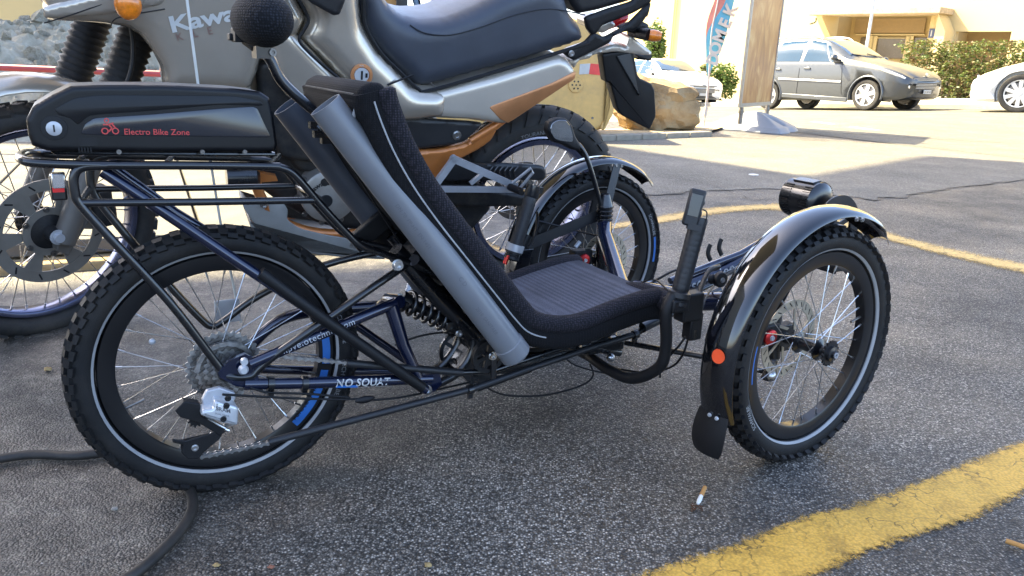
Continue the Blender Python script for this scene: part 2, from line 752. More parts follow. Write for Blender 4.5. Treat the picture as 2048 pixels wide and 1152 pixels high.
def rock(name, cols, scale=3, bump=1, fine=30):
    m, t, b = newmat(name)
    co = obj_coord(t)
    n = nd(t, 'ShaderNodeTexNoise', Scale=float(scale), Detail=12.0, Roughness=.7, Distortion=.4)
    t.links.new(co, n.inputs['Vector'])
    k = len(cols)
    c = ramp(t, [(.28+.45*i/(k-1), x) for i, x in enumerate(cols)], n.outputs[0])
    t.links.new(c, b.inputs['Base Color'])
    b.inputs['Roughness'].default_value = .95
    n2 = nd(t, 'ShaderNodeTexNoise', Scale=float(fine), Detail=10.0, Roughness=.75)
    t.links.new(co, n2.inputs['Vector'])
    bp = nd(t, 'ShaderNodeBump', Strength=bump, Distance=.02)
    t.links.new(n2.outputs[0], bp.inputs['Height'])
    t.links.new(bp.outputs[0], b.inputs['Normal'])
    return m


K = {}
K['black'] = mat('satin_black_paint', (.004, .0045, .006), .3, coat=.6, var=.3, rvar=.3)
K['blackmatt'] = mat('matt_black_plastic', (.0065, .0065, .0075), .5, bump=.25, bs=900, spec=.35)
K['darkplastic'] = mat('grey_black_plastic', (.013, .0135, .0155), .42, bump=.25, bs=700)
K['gloss'] = mat('gloss_black_fender', (.002, .002, .003), .08, coat=1, rvar=.3)
K['blue'] = mat('dark_blue_pearl_paint', (.006, .011, .036), .2, metal=.45, coat=1, rvar=.3)
K['rubber'] = mat('tyre_rubber', (.0085, .0085, .009), .62, spec=.3, bump=.3, bs=500, dirt=.12, var=.25)
K['rubberd'] = mat('dusty_tyre_rubber', (.016, .0155, .015), .75, bump=.35, bs=400, dirt=.3, var=.25)
K['rim'] = mat('black_anodised_rim', (.005, .005, .006), .32, coat=.2, spec=.4)
K['rimsteel'] = mat('bluish_rim', (.12, .13, .2), .25, metal=.9)
K['discsteel'] = mat('brake_disc_steel', (.5, .45, .36), .4, metal=.75, var=.25, vs=40)
K['reflex'] = mat('grey_reflective_stripe', (.33, .33, .33), .5)
K['bluestk'] = mat('blue_sticker', (.02, .13, .42), .45)
K['steel'] = mat('spoke_steel', (.55, .55, .55), .28, metal=1)
K['steeld'] = mat('dull_steel', (.2, .19, .18), .45, metal=1, var=.35, vs=60, dirt=.3)
K['rotor'] = mat('dull_rotor_steel', (.24, .22, .19), .45, metal=.5, dirt=.4)
K['alu'] = mat('cast_aluminium', (.45, .46, .48), .4, metal=.4, dirt=.2)
K['aluw'] = mat('bright_alloy', (.62, .64, .66), .35, metal=.5)
K['chain'] = mat('chain_steel', (.42, .42, .42), .35, metal=1, var=.4, vs=90)
K['tubegrey'] = mat('grey_plastic_pipe', (.15, .157, .17), .32, var=.06, rvar=.1, dirt=.12)
K['tubedark'] = mat('dark_grey_pipe', (.075, .083, .10), .33, var=.08)
K['batt'] = mat('black_battery_case', (.004, .0045, .006), .34, spec=.32, bump=.12, bs=1200)
K['battpanel'] = mat('satin_battery_panel', (.012, .013, .018), .2, coat=.6)
K['red'] = mat('red_print', (.55, .05, .045), .5)
K['mesh'] = fabric('spacer_mesh_fabric', (.010, .010, .013), (.055, .046, .060), 240, .9)
K['seatcloth'] = fabric('blue_grey_seat_cloth', (.07, .074, .095), (.22, .23, .285), 420, .6)
K['seatback'] = fabric('black_seat_cloth', (.003, .003, .004), (.013, .012, .0145), 300, .6)
K['ballcloth'] = fabric('neck_rest_mesh', (.004, .005, .007), (.035, .038, .05), 230, 1)
K['piping'] = mat('grey_piping', (.35, .35, .35), .7)
K['leather'] = mat('slate_vinyl', (.045, .052, .068), .36, bump=.35, bs=700, var=.08, dirt=.05)
K['bronze'] = mat('bronze_grey_metallic', (.50, .44, .36), .25, metal=.6, coat=.8, var=.04, rvar=.05, dirt=.06)
K['silver'] = mat('silver_metallic', (.56, .50, .42), .3, metal=.4, coat=.6, var=.04, rvar=.05)
K['orange'] = mat('copper_orange_paint', (.5, .17, .04), .35, metal=.4, coat=.4, dirt=.15)
K['copper'] = mat('copper_film', (.55, .24, .1), .35, metal=.4)
K['skid'] = mat('grey_skid_plate', (.26, .26, .245), .5, metal=.3, dirt=.2)
K['engine'] = mat('dark_engine_metal', (.015, .016, .018), .5, metal=.4, dirt=.4)
K['cover'] = mat('grey_engine_cover', (.34, .32, .29), .45, metal=.6, dirt=.4)
K['forkgrey'] = mat('warm_grey_fork_paint', (.10, .088, .075), .5, dirt=.35)
K['amber'] = mat('amber_lens', (.75, .2, .01), .15, coat=.8, var=.35, vs=60)
K['redlens'] = mat('red_lens', (.75, .02, .02), .15, coat=.8)
K['white'] = mat('white_print', (.5, .5, .48), .5)
K['text'] = mat('pale_lettering', (.4, .41, .43), .5)
K['dim'] = mat('dim_lettering', (.12, .12, .13), .6)
K['dimlight'] = mat('grey_moulded_lettering', (.16, .16, .16), .7)
K['anod'] = mat('red_anodised', (.5, .03, .03), .3, metal=.7)
K['orangestk'] = mat('orange_reflector_sticker', (.85, .09, .02), .45)
K['mirrorglass'] = mat('mirror_glass', (.32, .33, .33), .03, metal=1, var=0)
K['wood'] = mat('tan_cord', (.42, .26, .1), .7)
K['glass'] = mat('car_glass', (.03, .05, .07), .04, coat=1, spec=.8, var=0)
K['glassblue'] = mat('tinted_side_glass', (.008, .035, .07), .06, spec=.35, var=.05)
K['head'] = mat('headlamp_glass', (.6, .62, .64), .08, metal=.4, coat=1, var=.3, vs=12)
K['carpaint'] = mat('grey_car_paint', (.062, .068, .075), .38, metal=.3, coat=.5, var=.03)
K['silverpaint'] = mat('silver_white_car_paint', (.62, .64, .66), .3, metal=.3, coat=1, var=.03)
K['whitepaint'] = mat('white_car_paint', (.72, .72, .7), .3, coat=1, var=.03)
K['cargrille'] = mat('black_grille', (.02, .02, .022), .4)
K['alloy'] = mat('alloy_wheel', (.6, .6, .6), .35, metal=.5)
K['chrome'] = mat('chrome', (.7, .7, .7), .15, metal=1)
# ================================================================ SETTING
A_NEAR = asphalt('forecourt_asphalt', (.040, .037, .032), (.34, .31, .262), .22, 230, stain=(.11, .09, .068), dirty=True, gapd=.17, wet=.14)
A_OLD = asphalt('older_lighter_asphalt', (.15, .136, .108), (.27, .247, .20), .2, 150, stain=(.17, .155, .13), oil=.85, big_=(.85, 1.12))
A_ROAD = asphalt('street_asphalt', (.15, .138, .105), (.22, .203, .155), .2, 100, stain=(.18, .165, .13), oil=.9, big_=(.9, 1.1))
YEL = paint_line('worn_yellow_paint', (.70, .40, .055), None)
YELF = paint_line('thin_yellow_paint', (.72, .47, .15), None)
WLINE = paint_line('faded_white_paint', (.5, .49, .45), None)


def grid_sheet(xs, ys, fz, name, m, fxy=None):
    mb = MB()
    nx = len(xs)
    vs = []
    for y in ys:
        for x in xs:
            p = fxy(x, y) if fxy else (x, y)
            vs.append((p[0], p[1], fz(p[0], p[1])))
    fs = [(j*nx+i, j*nx+i+1, (j+1)*nx+i+1, (j+1)*nx+i) for j in range(len(ys)-1) for i in range(nx-1)]
    mb.add(vs, fs)
    o = build(mb, name, m, kind='structure')
    return o


xs = [-120, -80, -50]+[-40+i*1.0 for i in range(91)]+[60, 80, 120]
ys = [-60, -30, -15]+[-10+i*.8 for i in range(100)]+[90, 120, 160]
grid_sheet(xs, ys, gz, 'ground', A_NEAR)

SD = V((.57, -.82, 0)).normalized()         # the way the street runs
SN = V((.82, .57, 0)).normalized()          # across it, away from the camera
S0 = V((7.51, 17.26, 0))                    # the parked hatchback's near front wheel


def sx(a, b):
    p = S0+SD*a+SN*b
    return p.x, p.y


grid_sheet([-50+i*1.0 for i in range(91)], [-7+i*.8 for i in range(12)]+[2.1], lambda x, y: gz(x, y)+.006, 'road', A_ROAD, sx)
PAV = rock('pale_concrete_pavement', [(.3, .28, .22), (.36, .33, .27), (.42, .39, .32)], 3, .3, 60)
mb = MB()
rings = []
for i in range(91):
    a = -50+i*1.0
    r = []
    for b, h in ((2.1, -.1), (2.1, .1), (2.13, .12), (2.28, .12), (2.285, .115), (14, .125), (14, -.1)):
        x, y = sx(a, b)
        r.append((x, y, gz(x, y)+h))
    rings.append(r)
mb.loft(rings)
build(mb, 'pavement', PAV, kind='structure')

# older, lighter asphalt beyond the crooked seam
def poly_sheet(pts, name, m, dz, kind='structure', sub=0):
    mb = MB()
    P = [V((*p, 0)) for p in pts]
    mb.add([(p.x, p.y, gz(p.x, p.y)+dz) for p in P], [tuple(range(len(P)))])
    return build(mb, name, m, kind=kind)


def jag(a, b, n, amp):
    a, b = V(a), V(b)
    d = (b-a)
    q = V((-d.y, d.x, 0)).normalized()
    return [(a+d*i/n+q*amp*noise.noise(V((i*.37+a.x*3, a.y*5, 1)))*2) for i in range(n)]


seam = [gp(900, 402), gp(1240, 396), gp(1400, 384), gp(1545, 379), gp(1640, 388), gp(1745, 401), gp(1850, 386), gp(1960, 371), gp(2080, 357), gp(2400, 330)]
pts = []
for a, b in zip(seam, seam[1:]):
    pts += jag(a, b, 14, .05)
pts = [(p.x, p.y) for p in pts]+[(9, 9.3), (-1.2, 9.3)]
poly_sheet(pts, 'asphalt', A_OLD, .004)

# tar-filled cracks in the forecourt, and one wider dark strip
CRK = mat('tar_black', (.018, .018, .018), .6)


def dark_line(pxs, wdt, name='dark_line', m=CRK, dz=.008):
    P = [gp(x, y, 0) for x, y in pxs]
    Q = []
    for a, b in zip(P, P[1:]):
        Q += jag(a, b, 12, .03)
    L, Rr = [], []
    for i in range(1, len(Q)-1):
        t = (Q[i+1]-Q[i-1]).normalized()
        s = V((-t.y, t.x, 0))*wdt*(.4+abs(noise.noise(Q[i]*9)))
        L.append(Q[i]+s)
        Rr.append(Q[i]-s)
    mb = MB()
    n = len(L)
    mb.add([(p.x, p.y, gz(p.x, p.y)+dz) for p in L+Rr], [(i, i+1, n+i+1, n+i) for i in range(n-1)])
    return build(mb, name, m, kind='structure')


dark_line([(1240, 397), (1400, 385), (1545, 380), (1640, 389), (1745, 402), (1850, 387), (1960, 372), (2048, 361)], .006)
dark_line([(1240, 345), (1330, 350), (1420, 372), (1500, 400), (1545, 398)], .005)
dark_line([(1600, 262), (1750, 272), (1900, 281), (2048, 290)], .02, m=CRK)  # wider dark strip running right from the poster foot
dark_line([(1240, 395), (1330, 402), (1420, 398)], .006)


def line_sheet(up, lo, name, m, n=26, dz=.004, cols=8, vec=None):
    """painted band between an upper and a lower edge"""
    U = cr([gp(x, y) for x, y in up], n)
    L = cr([gp(x, y) for x, y in lo], n)
    k = min(len(U), len(L))

    def res(P, k):
        s = [0]
        for a, b in zip(P, P[1:]):
            s.append(s[-1]+(b-a).length)
        o = []
        j = 0
        for i in range(k):
            t = s[-1]*i/(k-1)
            while j < len(P)-2 and s[j+1] < t:
                j += 1
            f = (t-s[j])/max(1e-9, s[j+1]-s[j])
            o.append(P[j].lerp(P[j+1], min(1, max(0, f))))
        return o
    U, L = res(U, k), res(L, k)
    mb = MB()
    vs, ed = [], []
    for a, b in zip(U, L):
        for c in range(cols+1):
            t = -.08+1.16*c/cols
            p = a.lerp(b, t)
            vs.append((p.x, p.y, gz(p.x, p.y)+dz))
            ed.append(min(1, min(c, cols-c)/2))
    fs = [(i*(cols+1)+c, i*(cols+1)+c+1, (i+1)*(cols+1)+c+1, (i+1)*(cols+1)+c) for i in range(k-1) for c in range(cols)]
    mb.add(vs, fs)
    o = build(mb, name, m, kind='structure')
    at_ = o.data.attributes.new('edge', 'FLOAT', 'POINT')
    at_.data.foreach_set('value', ed)
    return o


line_sheet([(1180, 1205), (1312, 1146), (1450, 1098), (1597, 1040), (1690, 1018), (1780, 990), (1900, 945), (1980, 912), (2060, 880), (2200, 815), (2500, 690), (2800, 590)],
           [(1500, 1225), (1655, 1156), (1780, 1100), (1929, 1052), (2000, 1018), (2060, 985), (2200, 905), (2500, 765), (2800, 650)], 'painted_line', YEL)
line_sheet([(1100, 470), (1225, 447), (1300, 434), (1390, 418), (1470, 411), (1545, 408)],
           [(1100, 492), (1225, 463), (1300, 455), (1390, 440), (1470, 428), (1550, 422)], 'painted_line', YELF, cols=4)
line_sheet([(1545, 405), (1600, 412), (1700, 443), (1755, 459), (1850, 484), (1960, 509), (2060, 530), (2200, 563), (2700, 690)],
           [(1535, 424), (1590, 432), (1690, 462), (1752, 480), (1850, 506), (1960, 534), (2060, 557), (2200, 594), (2700, 735)], 'painted_line', YELF, cols=4, dz=.0055)
line_sheet([(1590, 238), (1700, 252), (1850, 271)], [(1590, 241), (1700, 256), (1850, 275)], 'painted_line', WLINE, cols=4)
# dashes of old white paint on the forecourt
for (x, y, a, b) in ():
    line_sheet([(x-a, y-b*.4), (x, y-b*.6), (x+a, y+b*.1)], [(x-a, y+b*.3), (x, y+b*.4), (x+a, y+b*.8)], 'paint_remnant', WLINE if y > 500 else YELF, n=6, cols=4)

# kerbed strip of sand under the boulder and the flag
SAND = rock('dry_sand', [(.34, .26, .14), (.45, .35, .2), (.55, .45, .28)], 5, .6, 40)
KERB = rock('pale_kerb_stone', [(.2, .175, .13), (.26, .23, .18), (.3, .27, .21)], 6, .2, 90)
a, b = gp(1120, 287), gp(1425, 274)
c, d = gp(1470, 252), gp(1120, 234)
mb = MB()
dirk = (b-a).normalized()
nrm = V((-dirk.y, dirk.x, 0))
for i in range(6):
    L = (b-a).length/6
    p = a+dirk*(L*(i+.5))+nrm*.07
    mb2 = MB().box(p+V((0, 0, gz(p.x, p.y)+.02)), dirk*(L/2-.006), nrm*.07, V((0, 0, .045)))
    build(mb2, 'kerb_stone', KERB, bevel=.012, kind='structure')
mb = MB()
P = [a+nrm*.15, b+nrm*.15, c, d]
mb.add([(p.x, p.y, gz(p.x, p.y)+.035) for p in P], [(0, 1, 2, 3)])
build(mb, 'sand', SAND, kind='structure')

# sunlit concrete slabs on the left
SLAB = rock('pale_concrete_slab', [(.09, .084, .073), (.13, .122, .106), (.165, .155, .135)], 2.5, .3, 70)
SFACE = rock('sandy_slab_bed', [(.3, .21, .1), (.4, .28, .14), (.42, .32, .2)], 6, .6, 50)
p0, p1 = V((-3.6, 1.9, 0)), V((-.55, 3.35, 0))
dx = (p1-p0).normalized()
dy = V((-dx.y, dx.x, 0))
base = MB().box(p0+dx*1.7+dy*1.75+V((0, 0, .0)), dx*1.85, dy*1.85, V((0, 0, .035)))
build(base, 'slab_bed', SFACE, kind='structure', bevel=.01)
for i in range(4):
    for j in range(3):
        c0 = p0+dx*(-.02+.88*i+.42)+dy*(.0+1.16*j+.56)
        o = build(MB().box(c0+V((0, 0, .065+.003*((i*7+j*3) % 3))), dx*.432, dy*.568, V((0, 0, .028))), 'concrete_slab', SLAB, bevel=.006, kind='structure')

# ---------------------------------------------------------------- cream building
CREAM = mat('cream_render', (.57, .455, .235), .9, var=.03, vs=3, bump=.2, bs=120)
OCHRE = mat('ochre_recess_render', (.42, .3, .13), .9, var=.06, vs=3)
OCHRE2 = mat('brown_wood_panel', (.3, .2, .09), .7, var=.1, vs=9)
CONC = rock('weathered_canopy_concrete', [(.25, .2, .13), (.42, .34, .24), (.5, .43, .32)], 6, .4, 60)
DK = mat('dark_door_glass', (.12, .09, .05), .25, coat=.3)
PB = at(1780, 68, 31)
FD = V((.67, -.74, 0)).normalized()         # along the facade
FN = V((.74, .67, 0)).normalized()          # away from the camera


def fp(x, y, b=0):
    """on the facade plane moved b metres away"""
    return plane(x, y, PB+FN*b, FN)


def fcol(x, zlo, zhi, b=0):
    p = fp(x, 60, b)
    return p


house = thing('apartment_building', 'long cream rendered building with a recessed entrance across the street', 'building', V((PB.x, PB.y, gz(PB.x, PB.y))))
zl = gz(PB.x, PB.y)-1.4


def wallpiece(x0, x1, ztop=14, zbot=None, b=0, name='wall', m=CREAM, th=.3):
    """wall between two directions, along the facade plane"""
    p, q = fp(x0, 60, b), fp(x1, 60, b)
    mid = (p+q)/2
    zb = zl if zbot is None else zbot
    mb = MB().box(V((mid.x, mid.y, (ztop+zb)/2))+FN*th/2, (q-p).to_2d().to_3d()/2, FN*th/2, V((0, 0, (ztop-zb)/2)))
    return build(mb, name, m, house)


zc = fp(1750, 30).z                # canopy soffit
zc2 = fp(1990, 63).z               # top of the garage opening
wallpiece(1235, 1668, 14)
wallpiece(1668, 1858, 14, zc)
wallpiece(1858, 1913, 14)
wallpiece(1913, 2024, 14, zc2)
wallpiece(2024, 2600, 14)
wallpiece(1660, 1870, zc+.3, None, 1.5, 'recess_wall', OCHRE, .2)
wallpiece(1900, 2040, zc2+.3, None, 1.2, 'garage_door', OCHRE2, .2)
# jambs, reveals of the two recesses
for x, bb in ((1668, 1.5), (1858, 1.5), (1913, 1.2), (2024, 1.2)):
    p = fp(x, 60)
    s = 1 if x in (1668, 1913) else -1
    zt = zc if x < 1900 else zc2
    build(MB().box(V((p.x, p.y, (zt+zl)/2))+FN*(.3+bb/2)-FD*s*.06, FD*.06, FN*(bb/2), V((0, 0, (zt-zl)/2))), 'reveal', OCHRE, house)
# timber doors and transom band in the entrance
def panel(x0, y0, x1, y1, b, name, m, th=.04, par=None):
    p, q = fp(x0, y0, b), fp(x1, y1, b)
    mid = (p+q)/2
    return build(MB().box(mid, V((q.x-p.x, q.y-p.y, 0))/2, FN*th/2, V((0, 0, (p.z-q.z)/2))), name, m, par or house, bevel=.01)


panel(1712, 37, 1848, 66, 1.44, 'transom_panel', OCHRE2)
panel(1712, 68, 1850, 71, 1.4, 'rail', CREAM, .08)
for x0, x1 in ((1722, 1738), (1752, 1812), (1816, 1852)):
    panel(x0, 75, x1, 118, 1.44, 'door', DK)
for x0 in (1740, 1746, 1813, 1818):
    panel(x0, 72, x0+2.5, 118, 1.38, 'door_frame', CREAM, .07)
panel(1752, 75, 1812, 77, 1.38, 'door_frame', CREAM, .07)
# canopy slab
p, q = fp(1615, 40), fp(1905, 40)
L = V((q.x-p.x, q.y-p.y, 0))
for (x0, x1, y, out, th) in ((1648, 1908, 24, 1.3, .22),):
    p, q = fp(x0, y), fp(x1, y)
    zz = (p.z+q.z)/2-.05
    m0 = V(((p.x+q.x)/2, (p.y+q.y)/2, zz))
    build(MB().box(m0-FN*out/2, V((q.x-p.x, q.y-p.y, 0))/2, FN*out/2, V((0, 0, th/2))), 'canopy', CONC, house, bevel=.02)
    cz = zz
# splayed wall end at the right of the entrance and the bracket on the left
for xa, xb in ((1892, 1912),):
    p, q = fp(xa, 60), fp(xb, 60)
    poly = [V((p.x, p.y, cz-.1)), V((q.x, q.y, zc2-.05)), V((q.x, q.y, zl)), V((p.x, p.y, zl))]
    build(MB().prism([v-FN*.02 for v in poly], -FN*1.0), 'splayed_wall', CREAM, house)
p = fp(1668, 60)
poly = [V((p.x, p.y, cz-.1)), V((p.x, p.y, cz-.1))-FN*1.15, V((p.x, p.y, cz-.22))-FN*1.15, V((p.x, p.y, cz-1.1))]
build(MB().prism(poly, -FD*.25), 'bracket', CREAM, house)
build(MB().tube(cr([fp(1632, 36, -1), fp(1631, 44, -1), fp(1620, 48, -1)], 3), .03, 6), 'gutter_spout', K['black'], house)
# blue house number plate
NB = mat('navy_enamel', (.02, .03, .1), .3, coat=.5)
p, q = fp(1860, 60, -.02), fp(1874, 73, -.02)
m0 = (p+q)/2
plate = build(MB().box(m0, FD*.17, FN*.012, V((0, 0, .17))), 'house_number_plate', NB, house, bevel=.005)
mb = text(MB(), '11', .3, lambda x, y: m0-FN*.016+FD*x+V((0, 0, y-.105)), align='CENTER', bold=.008)
build(mb, 'number', K['white'], plate)
# drainpipe
pt, pb_ = fp(1348, -40, -.08), fp(1340, 110, -.08)
build(MB().tube([V((pb_.x, pb_.y, 12)), V((pb_.x, pb_.y, zl))], .055, 8), 'drainpipe', CREAM, house)
# plinth kerb
wallpiece(1235, 1660, zl+1.0, None, -.04, 'plinth', CONC, .04)

# far-left building
lb = thing('side_building', 'cream wall of the building behind the rubble heap at far left', 'building', V((-9, 17, 0)))
build(MB().box(V((-9.6, 16.2, 3.5)), V((4.2, 0, 0)), V((0, .3, 0)), V((0, 0, 4.2))), 'wall', CREAM, lb)
build(MB().box(V((-9.6, 15.86, -.1)), V((4.2, 0, 0)), V((0, .04, 0)), V((0, 0, .5))), 'plinth', CONC, lb)

# out-of-view block added to shade the forecourt; roof outline drawn from the shade edges
SHW = mat('grey_render', (.5, .48, .43), .9)
sh = thing('shade_caster', 'unseen grey shade caster left of the yard, its roof slab cut to the shade outline', 'building', V((-17, -2, 0)))
HB = 15
off = -STRAVEL*(HB/math.tan(SUN_EL))
Q = [(-9, -.9), (-3.6, 1.75), (-2.4, 2.25), (-1.1, 2.75), (-.35, 3.05), (-.2, 5.2), (-1.2, 5.6), (-6.5, 5.6), (-9, 12.5), (-1.2, 12.8), (.25, 8.6), (1.05, 7.59), (2.23, 6.08), (4.23, 8.11), (6.2, 7.45), (9.5, 5.9), (10, -6), (-9, -6)]
build(MB().prism([V((x+off.x, y+off.y, HB)) for x, y in Q], V((0, 0, .25))), 'roof', SHW, sh)  # added slab, moved sunward so its shade fills the outline above
build(MB().box(V((-18, -3.5, HB/2-.02)), V((3.5, 0, 0)), V((0, 7, 0)), V((0, 0, HB/2-.04))), 'wall', SHW, sh)

# ---------------------------------------------------------------- hedge and bushes
def leaves(mb, c, hx, hy, hz, n, s, shell=.75):
    for i in range(n):
        while True:
            p = V((random.uniform(-1, 1), random.uniform(-1, 1), random.uniform(-1, 1)))
            if shell <= 0 or max(abs(p.x), abs(p.y), abs(p.z)) > shell:
                break
        q = c+hx*p.x+hy*p.y+hz*p.z
        k = 1+.12*noise.noise(q*2.5)
        q = c+(q-c)*k
        a = V((random.gauss(0, 1), random.gauss(0, 1), random.gauss(0, 1))).normalized()
        x, y = perp(a)
        L = s*random.uniform(.7, 1.3)
        mb.add([q-x*L*.5, q+y*L*.28, q+x*L*.5, q-y*L*.28], [(0, 1, 2, 3)])


HEDGE = foliage('autumn_hedge_leaves', [(.025, .06, .010), (.06, .11, .02), (.11, .13, .03), (.13, .06, .03), (.05, .10, .02)], 5)
GREEN = foliage('bright_bush_leaves', [(.03, .06, .012), (.07, .12, .02), (.12, .18, .03)], 6)
TWIG = mat('twigs', (.1, .07, .04), .9)
h0 = at(1950, 197, 24)
hd = thing('hedge', 'clipped hedge of green and reddish leaves behind the parked cars', 'hedge', h0)
ha, hb_ = h0-FD*2.6, h0+FD*12
hm = (ha+hb_)/2+FN*.5
zt = at(1950, 86, (h0-CO).dot(CF)).z
hz_ = (zt-h0.z+.15)/2
hc = V((hm.x, hm.y, h0.z-.1+hz_))
mb = MB()
leaves(mb, hc, FD*7.3, FN*.5, V((0, 0, hz_)), 34000, .105, .35)
build(mb, 'foliage', HEDGE, hd, kind='stuff')
mb = MB()
for i in range(60):
    p = hc+FD*random.uniform(-7.4, 7.4)+FN*random.uniform(-.3, .3)
    g0 = V((p.x, p.y, hc.z-hz_-.1))
    mb.tube([g0, g0+V((random.uniform(-.15, .15), random.uniform(-.15, .15), hz_*1.5))], [.03, .012], 5)
build(mb, 'stem', TWIG, hd, kind='stuff')

def bush(name, label, px, py, wpx, hpx, n, s, m=GREEN, depth=None):
    g = gp(px, py)
    dd = (g-CO).dot(CF)
    if depth:
        g = at(px, py, depth)
        dd = depth
    W = wpx/FPX*dd/2
    Hh = hpx/FPX*dd/2
    o = thing(name, label, 'bush', g)
    mb = MB()
    for i in range(9):
        cc = g+V((random.uniform(-.5, .5)*W, random.uniform(-.4, .4)*W, Hh*random.uniform(.5, 1.5)))
        for j in range(n//9):
            d = V((random.gauss(0, 1), random.gauss(0, 1), random.gauss(0, 1))).normalized()*random.uniform(.5, 1)
            q = cc+V((d.x*W*.6, d.y*W*.6, d.z*Hh*.55))
            a = V((random.gauss(0, 1), random.gauss(0, 1), random.gauss(0, 1))).normalized()
            x, y = perp(a)
            mb.add([q-x*s*.5, q+y*s*.28, q+x*s*.5, q-y*s*.28], [(0, 1, 2, 3)])
    build(mb, 'foliage', m, o, kind='stuff')
    mb = MB()
    for i in range(6):
        mb.tube([g-V((0, 0, .1)), g+V((random.uniform(-.5, .5)*W, random.uniform(-.5, .5)*W, Hh*1.3))], [.03, .01], 5)
    build(mb, 'stem', TWIG, o)
    return o


bush('bush', 'tall light green bush behind the motorcycle tail light', 1312, 175, 60, 140, 2400, .13, depth=30)
bush('bush', 'low green bush between the flag and the poster frame', 1440, 200, 70, 72, 2400, .11, depth=27)
fk = bush('potted_shrub', 'small reddish shrub at the wall left of the flag', 1408, 150, 26, 22, 300, .1, HEDGE, 27)

# lamp post behind the hatchback
pl = at(1716, 200, 24)
d = (at(1719, 64, 22)-at(1727, 0, 22))
lp = thing('lamp_post', 'thin grey lamp post rising behind the grey hatchback roof', 'lamp post', pl)
build(MB().tube([pl, pl+V((0, 0, 1)), pl+V((0.02, 0, 6))], [.06, .05, .04], 10), 'pole', K['alu'], lp)
build(MB().lathe(pl, V((0, 0, 1)), [(.1, 0), (.1, .05), (.07, .1), (.055, .3)], 12), 'base', K['alu'], lp)
build(MB().box(pl+V((-.25, 0, 6)), V((.35, 0, 0)), V((0, .08, 0)), V((0, 0, .04))), 'lantern', K['alu'], lp, bevel=.02)
# ================================================================ RECUMBENT TRIKE
T = Fr((-.534, 1.331, 0), .52)
tr = thing('recumbent_trike', 'dark blue recumbent tricycle with black mesh seat, rear rack and battery', 'tricycle', T.o)
UP = V((0, 0, 1))


def tp(*p):
    return T.px(*p)


def tl(*ps):
    return [T.px(*p) for p in ps]


def toothed(mb, c, ax, x, r, n, th, ri=0, depth=.0025):
    """sprocket outline as a ring-shaped plate"""
    c, ax = V(c), V(ax).normalized()
    x = V(x).normalized()
    y = ax.cross(x)
    out, inn = [], []
    for i in range(n*4):
        a = 2*pi*i/(n*4)
        rr = r if i % 4 in (0, 1) else r-depth
        out.append((x*cos(a)+y*sin(a))*rr)
        inn.append((x*cos(a)+y*sin(a))*max(ri, .002))
    h = ax*th/2
    return mb.loft([[c+p+h for p in inn], [c+p+h for p in out], [c+p-h for p in out], [c+p-h for p in inn]], True, False, True)


def disc(mb, c, ax, r, th, seg=20, ri=None):
    if ri:
        return mb.lathe(c, ax, [(ri, -th/2), (r, -th/2), (r, th/2), (ri, th/2)], seg, closed=True)
    return mb.lathe(c, ax, [(.0001, -th/2), (r, -th/2), (r, th/2), (.0001, th/2)], seg)


def bolt(mb, c, ax, r=.006, h=.004):
    mb.lathe(c, ax, [(.0001, -.002), (r*1.25, -.002), (r*1.25, 0), (r, 0), (r, h), (r*.55, h), (r*.5, h*.3), (.0001, h*.3)], 12)


